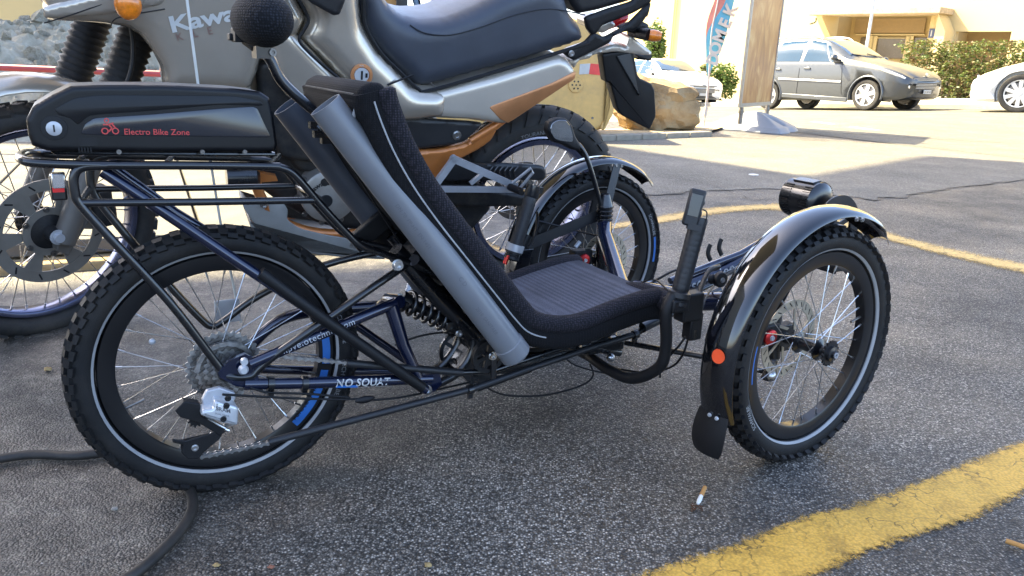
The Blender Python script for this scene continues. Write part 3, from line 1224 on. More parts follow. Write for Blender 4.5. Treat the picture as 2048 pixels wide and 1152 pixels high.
def wheel(parent, c, u, n, R=.252, bead=.205, rin=.178, tw=.05, nsp=32, kn=52, nb=(.004, .0085, .0062), hubw=.05, rw=.026, stripe=.0105,
          tm='rubber', rm='rim', seed=0, flange=.024, spr=.001, name='wheel', hubr=.014, road=False, vis=True):
    c, u, n = V(c), V(u).normalized(), V(n).normalized()
    k = n.cross(u) if n.cross(u).z > 0 else u.cross(n)

    def pol(a, r, h=0):
        return c+(u*cos(a)+k*sin(a))*r+n*h
    hub = MB().lathe(c, n, [(.006, -hubw-.01), (hubr*.8, -hubw), (hubr*.8, -hubw*.75), (flange, -hubw*.62), (flange, -hubw*.54), (hubr, -hubw*.45), (hubr, hubw*.45), (flange, hubw*.54), (flange, hubw*.62), (hubr*.8, hubw*.75), (hubr*.8, hubw), (.006, hubw+.01)], 24)
    W = build(hub, name, K['black'], parent)
    # tyre: closed section with a flatter crown
    rc = (R+bead)/2+.002
    ax_, bx = (R-bead)/2, tw/2
    prof = []
    for i in range(20):
        a = 2*pi*i/20
        e = .85
        r = rc+math.copysign(abs(cos(a))**e, cos(a))*ax_*.94
        prof.append((r, math.copysign(abs(sin(a))**e, sin(a))*bx))
    tb = MB().lathe(c, n, prof, 96, closed=True)
    kh, kl, kw = nb
    rnd = random.Random(seed)
    for i in range(kn):
        a0 = 2*pi*i/kn
        if not road:
            rows = [(-.36, .5, kw*1.05, .93), (.36, 0, kw*1.05, .93), (-.13, 0, kw, 1.0), (.13, .5, kw, 1.0), (-.49, 0, kw*.7, .8), (.49, .5, kw*.7, .8)]
        else:
            rows = [(-.3, .25, tw*.17, .985), (.3, .6, tw*.17, .985), (0, 0, tw*.09, 1.0)]
        for h, sh, ww, q in rows:
            a = a0+2*pi/kn*sh
            rr = rc+ax_*.94*(1 if abs(h) < .2 else (.84 if abs(h) < .4 else .6))
            if road:
                rr = rc+ax_*.9*(1 if abs(h) < .1 else .9)
            e1 = u*cos(a)+k*sin(a)
            e2 = -u*sin(a)+k*cos(a)
            tilt = h*(2.1 if not road else 1.3)
            ra = (e1*cos(tilt)+n*sin(tilt))
            rb = (n*cos(tilt)-e1*sin(tilt))
            sk = (e2+rb*(.25 if h < 0 else -.25)*(1 if road else .3)).normalized()
            tb.box(c+e1*rr+n*h*tw+ra*kh*.3, ra*kh, sk*kl*rnd.uniform(.95, 1.05), rb*ww)
    build(tb, 'tyre', K[tm], W, sharp=30)
    rp = [(rin, -rw*.42), (rin+.004, -rw*.5), (bead+.001, -rw*.52), (bead+.003, -rw*.42), (bead-.004, -rw*.3), (bead-.004, rw*.3), (bead+.003, rw*.42), (bead+.001, rw*.52), (rin+.004, rw*.5), (rin, rw*.42)]
    build(MB().lathe(c, n, rp, 96, closed=True), 'rim', K[rm], W, sharp=50)
    if stripe:
        for s in (-1, 1):
            r0 = bead+.0065
            hh = bx*sqrt(max(.05, 1-((r0+.002-rc)/ax_)**2))
            h2 = bx*sqrt(max(.05, 1-((r0+.006-rc)/ax_)**2))
            mb = MB().lathe(c, n, [(r0, s*(hh+.0004)), (r0+.0042, s*(h2+.0008)), (r0+.0042, s*(h2-.002)), (r0, s*(hh-.002))], 96, closed=True)
            build(mb, 'reflective_stripe', K['reflex'], W)
    for i in range(nsp):
        s = 1 if i % 2 else -1
        a = 2*pi*(i+.5)/nsp
        tw_ = (1 if (i//2) % 2 else -1)*radians(62)
        p0 = pol(a+tw_, flange*.9, s*hubw*.58)
        p1 = pol(a, rin+.002, s*.003)
        mb = MB().tube([p0, p1], spr, 5)
        d = (p1-p0).normalized()
        mb.tube([p1-d*.014, p1], spr*1.9, 5)
        build(mb, 'spoke', K['steel'], W)
    return W, pol


RU, RN = T.u, T.n
rc_ = T.P(0, 0, .252)
rear, rpol = wheel(tr, rc_, RU, RN, nsp=32, seed=1, hubw=.062)
FA = .52+.08
FU, FNn = V((cos(FA), sin(FA), 0)), V((-sin(FA), cos(FA), 0))
WB, TR = 1.117, .8
nc, fc = T.P(WB, -TR/2, .252), T.P(WB, TR/2, .252)
nearw, npol = wheel(tr, nc, FU, FNn, nsp=28, seed=2, hubw=.042, nb=(.0045, .0075, .0058), kn=54)
farw, fpol = wheel(tr, fc, FU, FNn, nsp=28, seed=3, hubw=.042, nb=(.0045, .0075, .0058), kn=54)


def arc_text(s, size, polf, r, a0, h, sgn, parent, m, name='lettering', flip=1):
    """lettering bent along the wheel: a0 where it starts, flip -1 to read from the hub side"""
    mb = text(MB(), s, size, lambda x, y: polf(a0-flip*x/r, r+flip*y, h))
    return build(mb, name, m, parent)


# stickers on the rims and tyre names
def rimpatch(W, polf, a0, a1, h, rin=.185, rout=.2):
    mb = MB()
    L = []
    for i in range(17):
        a = a0+(a1-a0)*i/16
        L.append([polf(a, rin, h), polf(a, rout, h)])
    vs = [p for q in L for p in q]
    mb.add(vs, [(2*i, 2*i+1, 2*i+3, 2*i+2) for i in range(16)])
    return build(mb, 'rim_sticker', K['bluestk'], W)


rimpatch(rear, rpol, radians(-13), radians(-50), -.0146)
arc_text('velotechnik', .019, rpol, .187, radians(-49), -.0152, 1, rear, K['rim'], flip=-1)
rimpatch(rear, rpol, radians(8), radians(-9), -.0146)
arc_text('SCHWALBE', .013, rpol, .2225, radians(20), -.0262, 1, rear, K['reflex'])
arc_text('SCHWALBE', .013, rpol, .2225, radians(-8), -.0262, 1, rear, K['dimlight'])
arc_text('SCHWALBE', .013, npol, .2225, radians(218), -.0262, 1, nearw, K['reflex'])
rimpatch(nearw, npol, radians(168), radians(190), -.0250, .2075, .2105)
arc_text('SCHWALBE', .014, fpol, .2225, radians(32), -.0262, 1, farw, K['reflex'])
rimpatch(farw, fpol, radians(12), radians(-8), -.0262, .224, .232)

# brake discs
for W, c in ((nearw, nc), (farw, fc)):
    s = 1 if W is nearw else -1
    cc = c+FNn*s*.052
    mb = MB()
    disc(mb, cc, FNn, .088, .002, 40, .068)
    for i in range(6):
        a = 2*pi*i/6
        b = a+.5
        mb.box(cc+(FU*cos((a+b)/2)+UP*sin((a+b)/2))*.043, (FU*(cos(b)*.066-cos(a)*.02)+UP*(sin(b)*.066-sin(a)*.02))/2, FNn*.001, (FU*cos(a+1.6)+UP*sin(a+1.6))*.004)
    build(mb, 'brake_disc', K['discsteel'], W)
    mb = MB()
    for i in range(26):
        a = 2*pi*i/26
        q = cc+(FU*cos(a)+UP*sin(a))*.078
        for t in (-1, 1):
            mb.box(q+FNn*t*.0011, (FU*cos(a+.7)+UP*sin(a+.7))*.0065, FNn*.0002, (FU*cos(a+2.27)+UP*sin(a+2.27))*.0013)
    build(mb, 'disc_slots', K['black'], W, kind='stuff')
# toothed outer hub disc and axle bolt on the near wheel
mb = MB()
toothed(mb, nc-FNn*.050, FNn, FU, .028, 18, .004, .008, .004)
build(mb, 'hub_ring', K['blackmatt'], nearw)
mb = MB().lathe(nc-FNn*.052, -FNn, [(.0001, 0), (.017, 0), (.016, .006), (.009, .008), (.009, .012), (.0001, .012)], 18)
build(mb, 'hub_cap', K['black'], nearw)
mb = MB()
bolt(mb, nc-FNn*.063, -FNn, .0065, .003)
build(mb, 'axle_bolt', K['alu'], nearw)
# valve
p = rpol(radians(205), .178, 0)
for W, pf, a in ((rear, rpol, 200), (nearw, npol, 12)):
    p, q = pf(radians(a), .18, 0), pf(radians(a), .145, 0)
    build(MB().tube([p, q], .0028, 8), 'valve', K['steeld'], W)
# cable-clipped magnet on the rear spokes
p = rpol(radians(152), .13, -.012)
build(MB().ball(p, RU*.006, RN*.004, UP*.006, 5, 8), 'magnet', K['alu'], rear)

# cassette
cas = MB().lathe(rc_-RN*.045, RN, [(.0001, -.012), (.018, -.012), (.018, .012), (.0001, .012)], 16)
cas = build(cas, 'cassette', K['black'], tr)
for i, (r, n) in enumerate(((.068, 34), (.060, 30), (.053, 26), (.046, 23), (.040, 20), (.034, 17), (.028, 14), (.023, 11))):
    build(toothed(MB(), rc_-RN*(.022+.0048*i), RN, RU, r, n, .002, r*.55 if i < 4 else .01, .004), 'sprocket', K['steeld'] if i % 2 else K['chain'], cas)

# rear frame -------------------------------------------------
VN = -.075
sw = MB()
sw.tube(tl((488, 768, VN), (600, 766, VN), (700, 763, VN), (862, 757, VN)), .0112, 28)
sw.tube(tl((500, 728, VN), (560, 702, VN), (690, 648, VN), (790, 606, VN+.03)), .0108, 28)
sw.tube(tl((782, 612, VN+.03), (806, 690, VN+.015), (838, 758, VN)), [.0155, .011], 12)
sw.prism([T.px(x, y, VN-.004) for x, y in ((458, 722), (490, 708), (520, 722), (512, 745), (520, 760), (505, 778), (470, 772), (440, 755), (436, 745))], T.n*.009)
sw.prism([T.px(x, y, VN-.006) for x, y in ((800, 752), (880, 748), (884, 768), (868, 785), (838, 784), (825, 770))], T.n*.014)
sw.tube(cr(tl((492, 700, .085), (560, 640, .085), (650, 620, .085), (760, 612, .06), (795, 603, .02)), 5), .012, 10)
sw.tube(cr(tl((470, 735, .075), (600, 740, .075), (760, 742, .07), (850, 745, .06)), 4), .010, 10)
sw.tube(tl((760, 618, .05), (775, 600, .0), (800, 604, -.04)), .014, 10)
swing = build(sw, 'swing_arm', K['blue'], tr)


def tube_text(s, size, p0, p1, rad, m, shear=0, parent=None, ang0=0, name='lettering', bold=0, spacing=1.0):
    """lettering wrapped on a straight tube between p0 and p1, facing the near side"""
    d = (p1-p0).normalized()
    nn = (-T.n - d*(-T.n).dot(d)).normalized()
    k = nn.cross(d)
    if k.z < 0:
        k = -k

    def fn(x, y):
        a = (y-size*.35)/rad+ang0
        return p0+d*x+(nn*cos(a)+k*sin(a))*(rad+.0011)
    return build(text(MB(), s, size, fn, font_shear=shear, bold=bold, spacing=spacing), name, m, parent or tr)


tube_text('NO SQUAT', .0205, tp(668, 763.5, VN), tp(862, 757, VN), .0114, K['white'], .1, swing, .12, bold=.0004, spacing=1.05)
tube_text('Suspension Technology', .0082, tp(712, 763, VN), tp(862, 757, VN), .0112, K['text'], .15, swing, -.85, spacing=.95)
tube_text('hpvelotechnik.com', .0165, tp(563, 701, VN), tp(690, 648, VN), .0108, K['text'], 0, swing, .25, spacing=1.12)
mb = MB()
d0 = (tp(862, 757, VN)-tp(668, 764, VN)).normalized()
for i in range(2):
    mb.add([tp(672+42*i, 767, VN)-T.n*.0112, tp(712+42*i*.0, 766, VN)-T.n*.0112, tp(712, 771, VN)-T.n*.0102, tp(668, 772, VN)-T.n*.0102], [(0, 1, 2, 3)]) if i == 0 else None
build(mb, 'blue_flash', K['bluestk'], swing)
mb = MB()
bolt(mb, tp(855, 780, VN-.01), -T.n, .008, .006)
bolt(mb, tp(800, 594, -.02), -T.n, .006, .004)
build(mb, 'pivot_bolt', K['steel'], swing)
mb = MB()
mb.lathe(tp(486, 738, VN-.012), -T.n, [(.0001, 0), (.009, 0), (.009, .006), (.006, .01), (.0001, .01)], 14)
mb.lathe(tp(488, 722, VN-.01), -T.n, [(.0001, 0), (.007, 0), (.006, .007), (.0001, .007)], 14)
build(mb, 'axle_nut', K['aluw'], swing)

# rack ----------------------------------------------------------
rk = MB()
N_, F_ = -.07, .07
r1 = .0062
rk.tube(cr(tl((560, 333, N_), (400, 331, N_), (200, 330, N_), (75, 326, N_), (42, 318, N_+.02), (45, 309, 0), (66, 306, F_-.02), (120, 309, F_), (300, 312, F_), (500, 316, F_)), 5), r1*1.15, 10)
rk.tube(cr(tl((530, 333, N_), (560, 335, N_), (590, 350, N_), (640, 408, N_), (690, 462, N_), (720, 490, N_), (760, 505, N_+.01), (822, 527, N_+.02)), 5), r1*1.15, 10)
rk.tube(cr(tl((500, 318, F_), (540, 322, F_), (570, 340, F_), (640, 420, F_), (700, 475, F_-.01), (800, 500, F_-.02)), 5), r1, 10)
rk.tube(tl((160, 406, N_), (400, 404, N_), (636, 400, N_)), r1, 10)
rk.tube(tl((176, 378, F_), (400, 376, F_), (590, 372, F_)), r1*.9, 10)
rk.tube(cr(tl((215, 331, N_), (165, 334, N_), (148, 352, N_), (150, 385, N_), (160, 408, N_), (215, 470, N_), (340, 605, N_), (440, 735, N_), (462, 752, N_-.005), (500, 752, N_-.005), (520, 735, N_-.005), (560, 703, N_-.01), (650, 641, N_-.015), (735, 582, N_), (812, 530, N_+.02)), 6), r1*1.2, 10)
rk.tube(cr(tl((215, 312, F_), (190, 318, F_), (180, 345, F_), (190, 390, F_), (240, 455, F_), (320, 550, F_), (400, 636, F_), (425, 652, F_), (450, 640, F_), (520, 590, F_), (650, 530, F_), (800, 495, F_-.02)), 6), r1*1.15, 10)
rk.tube(tl((640, 400, N_), (620, 384, 0), (592, 372, F_)), r1*.9, 8)
rk.tube(tl((160, 408, N_), (168, 395, 0), (178, 378, F_)), r1*.9, 8)
for x in (150, 330, 540):
    rk.tube(tl((x, 330, N_), (x+18, 311, F_)), r1*.8, 8)
rack = build(rk, 'rear_rack', K['black'], tr)
st = MB()
st.tube(tl((205, 342, -.05), (330, 425, -.06), (470, 520, -.08), (650, 640, -.095), (852, 780, -.09)), .0098, 12)
st.tube(tl((225, 335, .05), (350, 425, .05), (640, 600, .06), (840, 740, .06)), .009, 12)
build(st, 'rack_stay', K['blue'], tr)
mb = MB()
mb.tube(tl((520, 545, -.0885), (650, 640, -.095), (845, 775, -.09)), .0112, 12)
build(mb, 'foam_sleeve', K['blackmatt'], tr)

# small rear lamp with reflector
rl = MB()
rl.box(tp(117, 372, -.02), RU*.011, RN*.02, UP*.02)
rl = build(rl, 'rear_lamp', K['black'], tr, bevel=.003)
build(MB().box(tp(117, 362, -.044), RU*.0095, RN*.003, UP*.012), 'reflector', K['chrome'], rl, bevel=.002)
build(MB().box(tp(117, 379, -.044), RU*.008, RN*.0025, UP*.004), 'lens', K['redlens'], rl)

# battery ----------------------------------------------------------
bp_ = [(52, 240), (66, 213), (104, 190), (142, 172), (200, 170), (330, 170), (470, 177), (520, 183), (540, 196), (548, 230), (556, 290), (552, 304), (300, 305), (96, 303), (64, 292), (56, 270)]
mb = dome(MB(), T, bp_, -.075, .045, .007, .10, .003)
batt = build(mb, 'battery', K['batt'], tr, sharp=50)
mb = pillow(MB(), T, [(100, 302), (550, 304), (556, 314), (110, 311)], -.055, .03, .003, 2, .1)
build(mb, 'battery_base', K['black'], batt)
pn = [(160, 270), (170, 248), (188, 236), (300, 229), (440, 217), (506, 213), (515, 217), (541, 272), (536, 275)]
build(pillow(MB(), T, pn, -.0768, -.070, .0012, 2, .15), 'side_panel', K['battpanel'], batt)
pn2 = [(108, 218), (150, 196), (200, 190), (470, 192), (520, 202), (528, 212), (440, 209), (300, 222), (180, 230), (156, 250), (140, 236), (118, 230)]
build(pillow(MB(), T, pn2, -.0760, -.070, .0008, 2, .2), 'shoulder_panel', K['batt'], batt)
mb = MB().lathe(tp(108, 256, -.076), -T.n, [(.0001, -.004), (.0185, -.004), (.0175, .0005), (.012, .001), (.0001, .001)], 26)
build(mb, 'lock_bezel', K['blackmatt'], batt)
mb = MB().lathe(tp(108, 257, -.0775), -T.n, [(.0001, -.001), (.0105, -.001), (.0105, .0015), (.0085, .0022), (.0001, .0022)], 22)
lk = build(mb, 'lock', K['alu'], batt)
mb = MB().box(tp(108, 257, -.0800), RU*.0011, RN*.0004, UP*.0052)
build(mb, 'keyhole', K['blackmatt'], batt)
tc = tp(248, 269, -.0775)
td = (tp(380, 270, -.0775)-tc).normalized()
build(text(MB(), 'Electro Bike Zone', .0128, lambda x, y: tc+td*x+UP*y, bold=.0001), 'lettering', K['red'], batt)
# cyclist emblem: two rings, a head and a bent body line
em = MB()
def ring2(x, y, r, t):
    c = tp(x, y, -.0775)
    em.loft([[c+(td*cos(a)+UP*sin(a))*(r-t) for a in [2*pi*i/20 for i in range(20)]], [c+(td*cos(a)+UP*sin(a))*(r+t) for a in [2*pi*i/20 for i in range(20)]]], True, False)
ring2(210, 262, .0042, .0009)
ring2(231, 262, .0042, .0009)
ring2(213, 241, .0028, .0008)
for a_, b_ in (((206, 249), (217, 249)), ((217, 249), (227, 246)), ((217, 249), (224, 256)), ((224, 256), (218, 263)), ((224, 248), (231, 256))):
    p, q = tp(*a_, -.0775), tp(*b_, -.0775)
    d = (q-p).normalized()
    s = d.cross(T.n).normalized()*.0011
    em.add([p+s, q+s, q-s, p-s], [(0, 1, 2, 3)])
build(em, 'emblem', K['red'], batt)
for x in (238, 405, 490):
    mb = MB()
    bolt(mb, tp(x, 304, -.076), -T.n, .003, .002)
    build(mb, 'screw', K['steeld'], batt)
mb = MB()
for i in range(5):
    mb.box(tp(158+i*6, 300, -.0762), RU*.0008, RN*.0008, UP*.004)
mb.box(tp(176, 284, -.0755), RU*.0125, RN*.0008, UP*.006)
build(mb, 'charge_port', K['blackmatt'], batt)

# grey holder pipes ----------------------------------------------
def pipe(a, b, r, m, label, capm=None):
    ax = (b-a).normalized()
    L = (b-a).length
    mb = MB().lathe(a, ax, [(r-.003, 0), (r, 0), (r, L), (r-.003, L)], 40)
    mb = MB().lathe(a, ax, [(r-.003, 0), (r, 0), (r, L-.004), (r-.003, L-.002), (.0001, L-.002), (.0001, L-.006), (r-.003, L-.006)], 40, closed=True)
    o = build(mb, 'holder_pipe', m, tr, label=label)
    return o, ax, L


pa, pb2 = tp(650, 209, -.13), tp(1030, 706, -.185)
o1, ax1, L1 = pipe(pa, pb2, .0290, K['tubegrey'], 'light grey open pipe nearer the camera')
mb = MB().lathe(pb2-ax1*.018, ax1, [(.0291, -.010), (.0312, -.008), (.0312, .022), (.028, .026), (.0001, .026)], 40)
build(mb, 'end_cap', K['tubegrey'], o1)
side = (-T.n+ax1*T.n.dot(ax1)).normalized()
vv = side.cross(ax1)
if vv.z < 0:
    vv = -vv


def pipe_text(s, size, t0, a0, m=K['dim']):
    def fn(x, y):
        a = a0+y/.0291
        return pa+ax1*(t0+x)+(side*cos(a)+vv*sin(a))*.0293
    build(text(MB(), s, size, fn), 'lettering', m, o1)


pipe_text('DN 70  PP-HT  EN 1451', .010, .20, -.55)
pipe_text('C D', .012, .38, -.2)
pipe_text('2019  SANITAER', .010, .45, -.5)
pc, pd = tp(577, 208, .15), tp(862, 578, .14)
o2, ax2, L2 = pipe(pc, pd, .0340, K['tubedark'], 'darker pipe on the far side of the seat')
# strap round the far pipe
stp = MB()
c0 = tp(765, 455, .14)
stp.lathe(c0-ax2*.02, ax2, [(.0342, 0), (.0362, 0), (.0362, .05), (.0342, .05)], 32)
build(stp, 'strap', K['blackmatt'], o2)
mb = MB().box(tp(740, 462, .09), ax2*.02, T.n*.01, ax2.cross(T.n)*.045)
build(mb, 'strap_tail', K['blackmatt'], tr, bevel=.003)

# seat --------------------------------------------------------------
VS = -.165
prof = [(762, 178), (772, 215), (800, 285), (838, 355), (890, 430), (948, 505), (1003, 575), (1040, 622), (1066, 646), (1110, 655), (1160, 650), (1225, 625), (1290, 603), (1325, 598)]
SC = [T.uz(x, y, VS) for x, y in prof]
sc3 = cr([V((a, 0, b)) for a, b in SC], 5)
SC = [(p.x, p.z) for p in sc3]


def offs(C, d):
    out = []
    for i, (a, b) in enumerate(C):
        p, q = C[max(0, i-1)], C[min(len(C)-1, i+1)]
        t = V((q[0]-p[0], q[1]-p[1], 0)).normalized()
        out.append((a-t.y*-1*d*-1 if False else a+t.y*d*-1*-1*-1, b+t.x*d*1)) if False else out.append((a-t.y*d, b+t.x*d))
    return out


def strip(front, backc, v0, v1, r):
    """solid band that follows a curve: rings of a rounded rectangle"""
    rings = []
    for (a, b), (c, d) in zip(front, backc):
        L = sqrt((a-c)**2+(b-d)**2)
        k = min(.45, r/L)
        rg = []
        for t, vv in ((0, v0+r), (0, v1-r), (k*.3, v1-r*.3), (k, v1), (1-k, v1), (1-k*.3, v1-r*.3), (1, v1-r), (1, v0+r), (1-k*.3, v0+r*.3), (1-k, v0), (k, v0), (k*.3, v0+r*.3)):
            rg.append(T.P(a+(c-a)*t, vv, b+(d-b)*t))
        rings.append(rg)
    return MB().loft(rings)


mb = strip(offs(SC, -.002), offs(SC, -.047), -.176, .176, .012)
seat = build(mb, 'seat', K['seatback'], tr, sharp=60)
# bolsters of spacer mesh
for v in (-.162, .162):
    mb = MB()
    pts = [T.P(a, v, b) for a, b in offs(SC, .006)]
    rad = [.014]+[.0195]*(len(pts)-3)+[.017, .012]
    mb.tube(pts, rad, 12, up=T.n)
    build(mb, 'bolster', K['mesh'], seat, sharp=70)
# central cloth
mb = strip(offs(SC, .014)[2:-2], offs(SC, -.01)[2:-2], -.155, .155, .006)
build(mb, 'seat_cushion', K['seatcloth'], seat, sharp=60)
# piping
pp = offs(SC, -.020)
build(MB().tube([T.P(a, -.1768, b) for a, b in pp[3:44]], .0016, 6), 'piping', K['piping'], seat)
# folded top of the back rest with its end caps and pull strap
tpp = [T.uz(x, y, -.17) for x, y in ((768, 168), (700, 0))][:1]
mb = MB()
mb = pillow(MB(), T, [(770, 167), (744, 164), (722, 176), (712, 205), (722, 246), (760, 262), (790, 240), (786, 205)], -.172, .172, .014, 4, .3)
build(mb, 'backrest_top', K['seatback'], seat, sharp=60)
ea, eb = T.uz(716, 190, -.17)
mb = MB()
for k in range(4):
    mb.tube([T.P(ea-.0005+.001*k, -.15, eb-.012*k), T.P(ea-.0005+.001*k, .15, eb-.012*k)], .0016, 5)
build(mb, 'stitching', K['blackmatt'], seat)
build(MB().tube(cr(tl((712, 185, -.14), (716, 190, -.145), (712, 215, -.15), (706, 240, -.15)), 4), .004, 6, flat=.35), 'pull_strap', K['piping'], seat)
# buckle cluster between the pipes
mb = MB()
for x, y in ((632, 250), (640, 268), (655, 280)):
    mb.box(tp(x, y, -.03), RU*.012, RN*.008, UP*.006)
mb.tube(cr(tl((628, 245, -.03), (645, 262, -.04), (662, 285, -.03)), 3), .0035, 6)
build(mb, 'buckle', K['black'], seat)

# neck rest on its curved bar
mb = MB()
mb.tube(cr(tl((520, 96, 0), (540, 118, 0), (562, 160, 0), (600, 198, 0), (650, 238, 0), (690, 262, 0)), 6), .0095, 10)
mb.box(tp(522, 100, 0), RU*.012, RN*.02, UP*.014)
nr = build(mb, 'neck_rest', K['black'], tr)
mb = MB().ball(tp(524, 40, .0), T.u*.050, T.n*.090, V((0, 0, .046)), 14, 22)
build(mb, 'neck_pad', K['ballcloth'], nr)
mb = MB()
mb.box(tp(480, 70, .035), RU*.012, RN*.02, UP*.012)
mb.box(tp(466, 74, .05), RU*.008, RN*.012, UP*.006)
mb.tube(tl((490, 80, .03), (512, 96, .01)), .009, 8)
build(mb, 'pad_clamp', K['blackmatt'], nr, bevel=.002)
mb = MB()
bolt(mb, tp(545, 105, -.02), -T.n, .006, .005)
build(mb, 'clamp_bolt', K['steeld'], nr)

# main frame, shock, idlers ----------------------------------------
mf = MB()
mf.tube(cr(tl((905, 735, 0), (1040, 725, 0), (1160, 690, 0), (1262, 625, 0), (1340, 596, 0)), 5), .021, 14)
mf.tube(tl((790, 500, -.03), (880, 600, -.03), (1000, 720, -.02)), .018, 12)
mf.tube(tl((785, 470, .06), (880, 580, .06), (1000, 700, .03)), .015, 12)
mf.tube(tl((828, 520, -.06), (885, 560, .0), (835, 500, .1)), .012, 10)
mf.box(tp(840, 505, -.02), (T.u*.5-UP*.5)*.035, T.n*.03, (T.u*.5+UP*.5)*.02)
mf.prism([T.px(x, y, -.03) for x, y in ((925, 640), (990, 650), (1010, 700), (990, 760), (940, 770), (915, 740), (940, 700))], T.n*.05)
mf.tube(cr(tl((830, 760, .03), (880, 735, .03), (915, 690, .03), (925, 650, .03)), 4), .012, 10)
mf.tube(cr(tl((860, 775, -.03), (915, 745, -.03), (945, 700, -.03), (950, 640, -.03)), 4), .010, 10)
frame = build(mf, 'main_frame', K['black'], tr)
mb = MB()
bolt(mb, tp(795, 530, -.09), -T.n, .009, .008)
bolt(mb, tp(918, 667, -.05), -T.n, .006, .006)
bolt(mb, tp(985, 712, -.125), -T.n, .007, .006)
mb.tube(tl((795, 530, -.085), (800, 528, .02)), .006, 8)
build(mb, 'frame_bolt', K['steel'], frame)
# shock absorber with its coil
s0, s1 = tp(800, 596, -.01), tp(955, 672, -.01)
sdv = (s1-s0).normalized()
sl_ = (s1-s0).length
mb = MB().tube([s0, s1], .011, 12).tube([s0+sdv*sl_*.62, s0+sdv*sl_*.98], .019, 14).tube([s0, s0+sdv*.02], .018, 12)
shock = build(mb, 'shock_absorber', K['black'], tr)
x, y = perp(sdv)
mb = MB()
hel = []
for i in range(7*14+1):
    t = i/(7*14)
    a = 2*pi*7*t
    hel.append(s0+sdv*(.008+sl_*.66*t)+(x*cos(a)+y*sin(a))*.023)
mb.tube(hel, .0042, 7)
build(mb, 'coil_spring', K['black'], shock, sharp=70)
# idler wheel with spokes
idc = tp(975, 712, -.10)
mb = MB()
disc(mb, idc, T.n, .036, .012, 30, .027)
disc(mb, idc, T.n, .010, .014, 14)
for i in range(6):
    a = i*pi/3+.3
    mb.box(idc+(T.u*cos(a)+UP*sin(a))*.018, (T.u*cos(a)+UP*sin(a))*.011, T.n*.004, (-T.u*sin(a)+UP*cos(a))*.004)
build(mb, 'chain_idler', K['blackmatt'], tr)
build(MB().box(tp(987, 735, -.11), T.u*.006, T.n*.003, UP*.026), 'idler_bracket', K['black'], tr, bevel=.002)

# chain tubes and chain
mb = MB().tube(tl((538, 884, -.095), (760, 826, -.10), (950, 776, -.11), (1065, 735, -.11), (1180, 696, -.11), (1275, 667, -.11)), .0072, 12)
build(mb, 'chain_tube', K['darkplastic'], tr, label='long lower chain tube')
mb = MB().tube(tl((955, 776, -.11), (1060, 738, -.11)), .0078, 12)
build(mb, 'chain_tube_joint', K['blackmatt'], tr)
mb = MB().tube(tl((692, 726, -.07), (800, 735, -.075), (925, 745, -.08)), .0078, 12)
build(mb, 'chain_tube', K['darkplastic'], tr, label='short upper chain tube')
mb = MB().tube(tl((920, 745, -.08), (985, 742, -.09), (1080, 710, -.09), (1200, 672, -.08), (1330, 615, -.05), (1440, 560, -.03)), .0065, 10)
mb.tube(tl((1270, 668, -.11), (1320, 640, -.10), (1440, 580, -.06)), .0075, 10)
mb.tube(tl((1285, 655, -.115), (1335, 630, -.105)), .012, 12)
build(mb, 'chain_guide', K['black'], tr)


def chain(p0, p1, parent):
    d = (p1-p0)
    L = d.length
    d.normalize()
    k = T.n.cross(d).normalized()
    n = int(L/.0127)
    for i in range(n):
        c = p0+d*.0127*(i+.5)
        o = .0038 if i % 2 else .0026
        mb = MB()
        for s in (-1, 1):
            ring_ = []
            for e, q in ((.0063, 0), (.0063, 1), (.0025, .55), (0, .42), (-.0025, .55), (-.0063, 1), (-.0063, 0)):
                ring_.append((e, q))
            up_ = [c+T.n*s*o+d*e+k*q*.0042 for e, q in ((-.0100, 0), (-.0085, .8), (-.0063, 1), (-.003, .6), (0, .45), (.003, .6), (.0063, 1), (.0085, .8), (.0100, 0), (.0085, -.8), (.0063, -1), (.003, -.6), (0, -.45), (-.003, -.6), (-.0063, -1), (-.0085, -.8))]
            mb.prism(up_, T.n*s*.0011)
        mb.tube([c-d*.0063-T.n*.0052, c-d*.0063+T.n*.0052], .0019, 6)
        build(mb, 'chain_link', K['chain'], parent)


ch = build(MB().tube(tl((405, 911, -.085), (536, 886, -.094)), .0016, 5).tube(tl((560, 712, -.068), (690, 724, -.07)), .0016, 5), 'chain', K['steeld'], tr)
chain(tp(403, 913, -.085), tp(536, 886, -.094), ch)
chain(tp(556, 712, -.066), tp(692, 725, -.07), ch)
chain(tp(398, 885, -.085), tp(470, 842, -.085), ch)
# chain round the top of the cassette
for i in range(9):
    a = radians(165-18*i)
    c = rc_-RN*.040+(RU*cos(a)+UP*sin(a))*.049
    d = (RU*sin(a)-UP*cos(a))
    mb = MB()
    for s in (-1, 1):
        mb.box(c+RN*s*.0035, d*.0085, RN*.0006, (RU*cos(a)+UP*sin(a))*.0038)
    build(mb, 'chain_link', K['chain'], ch)

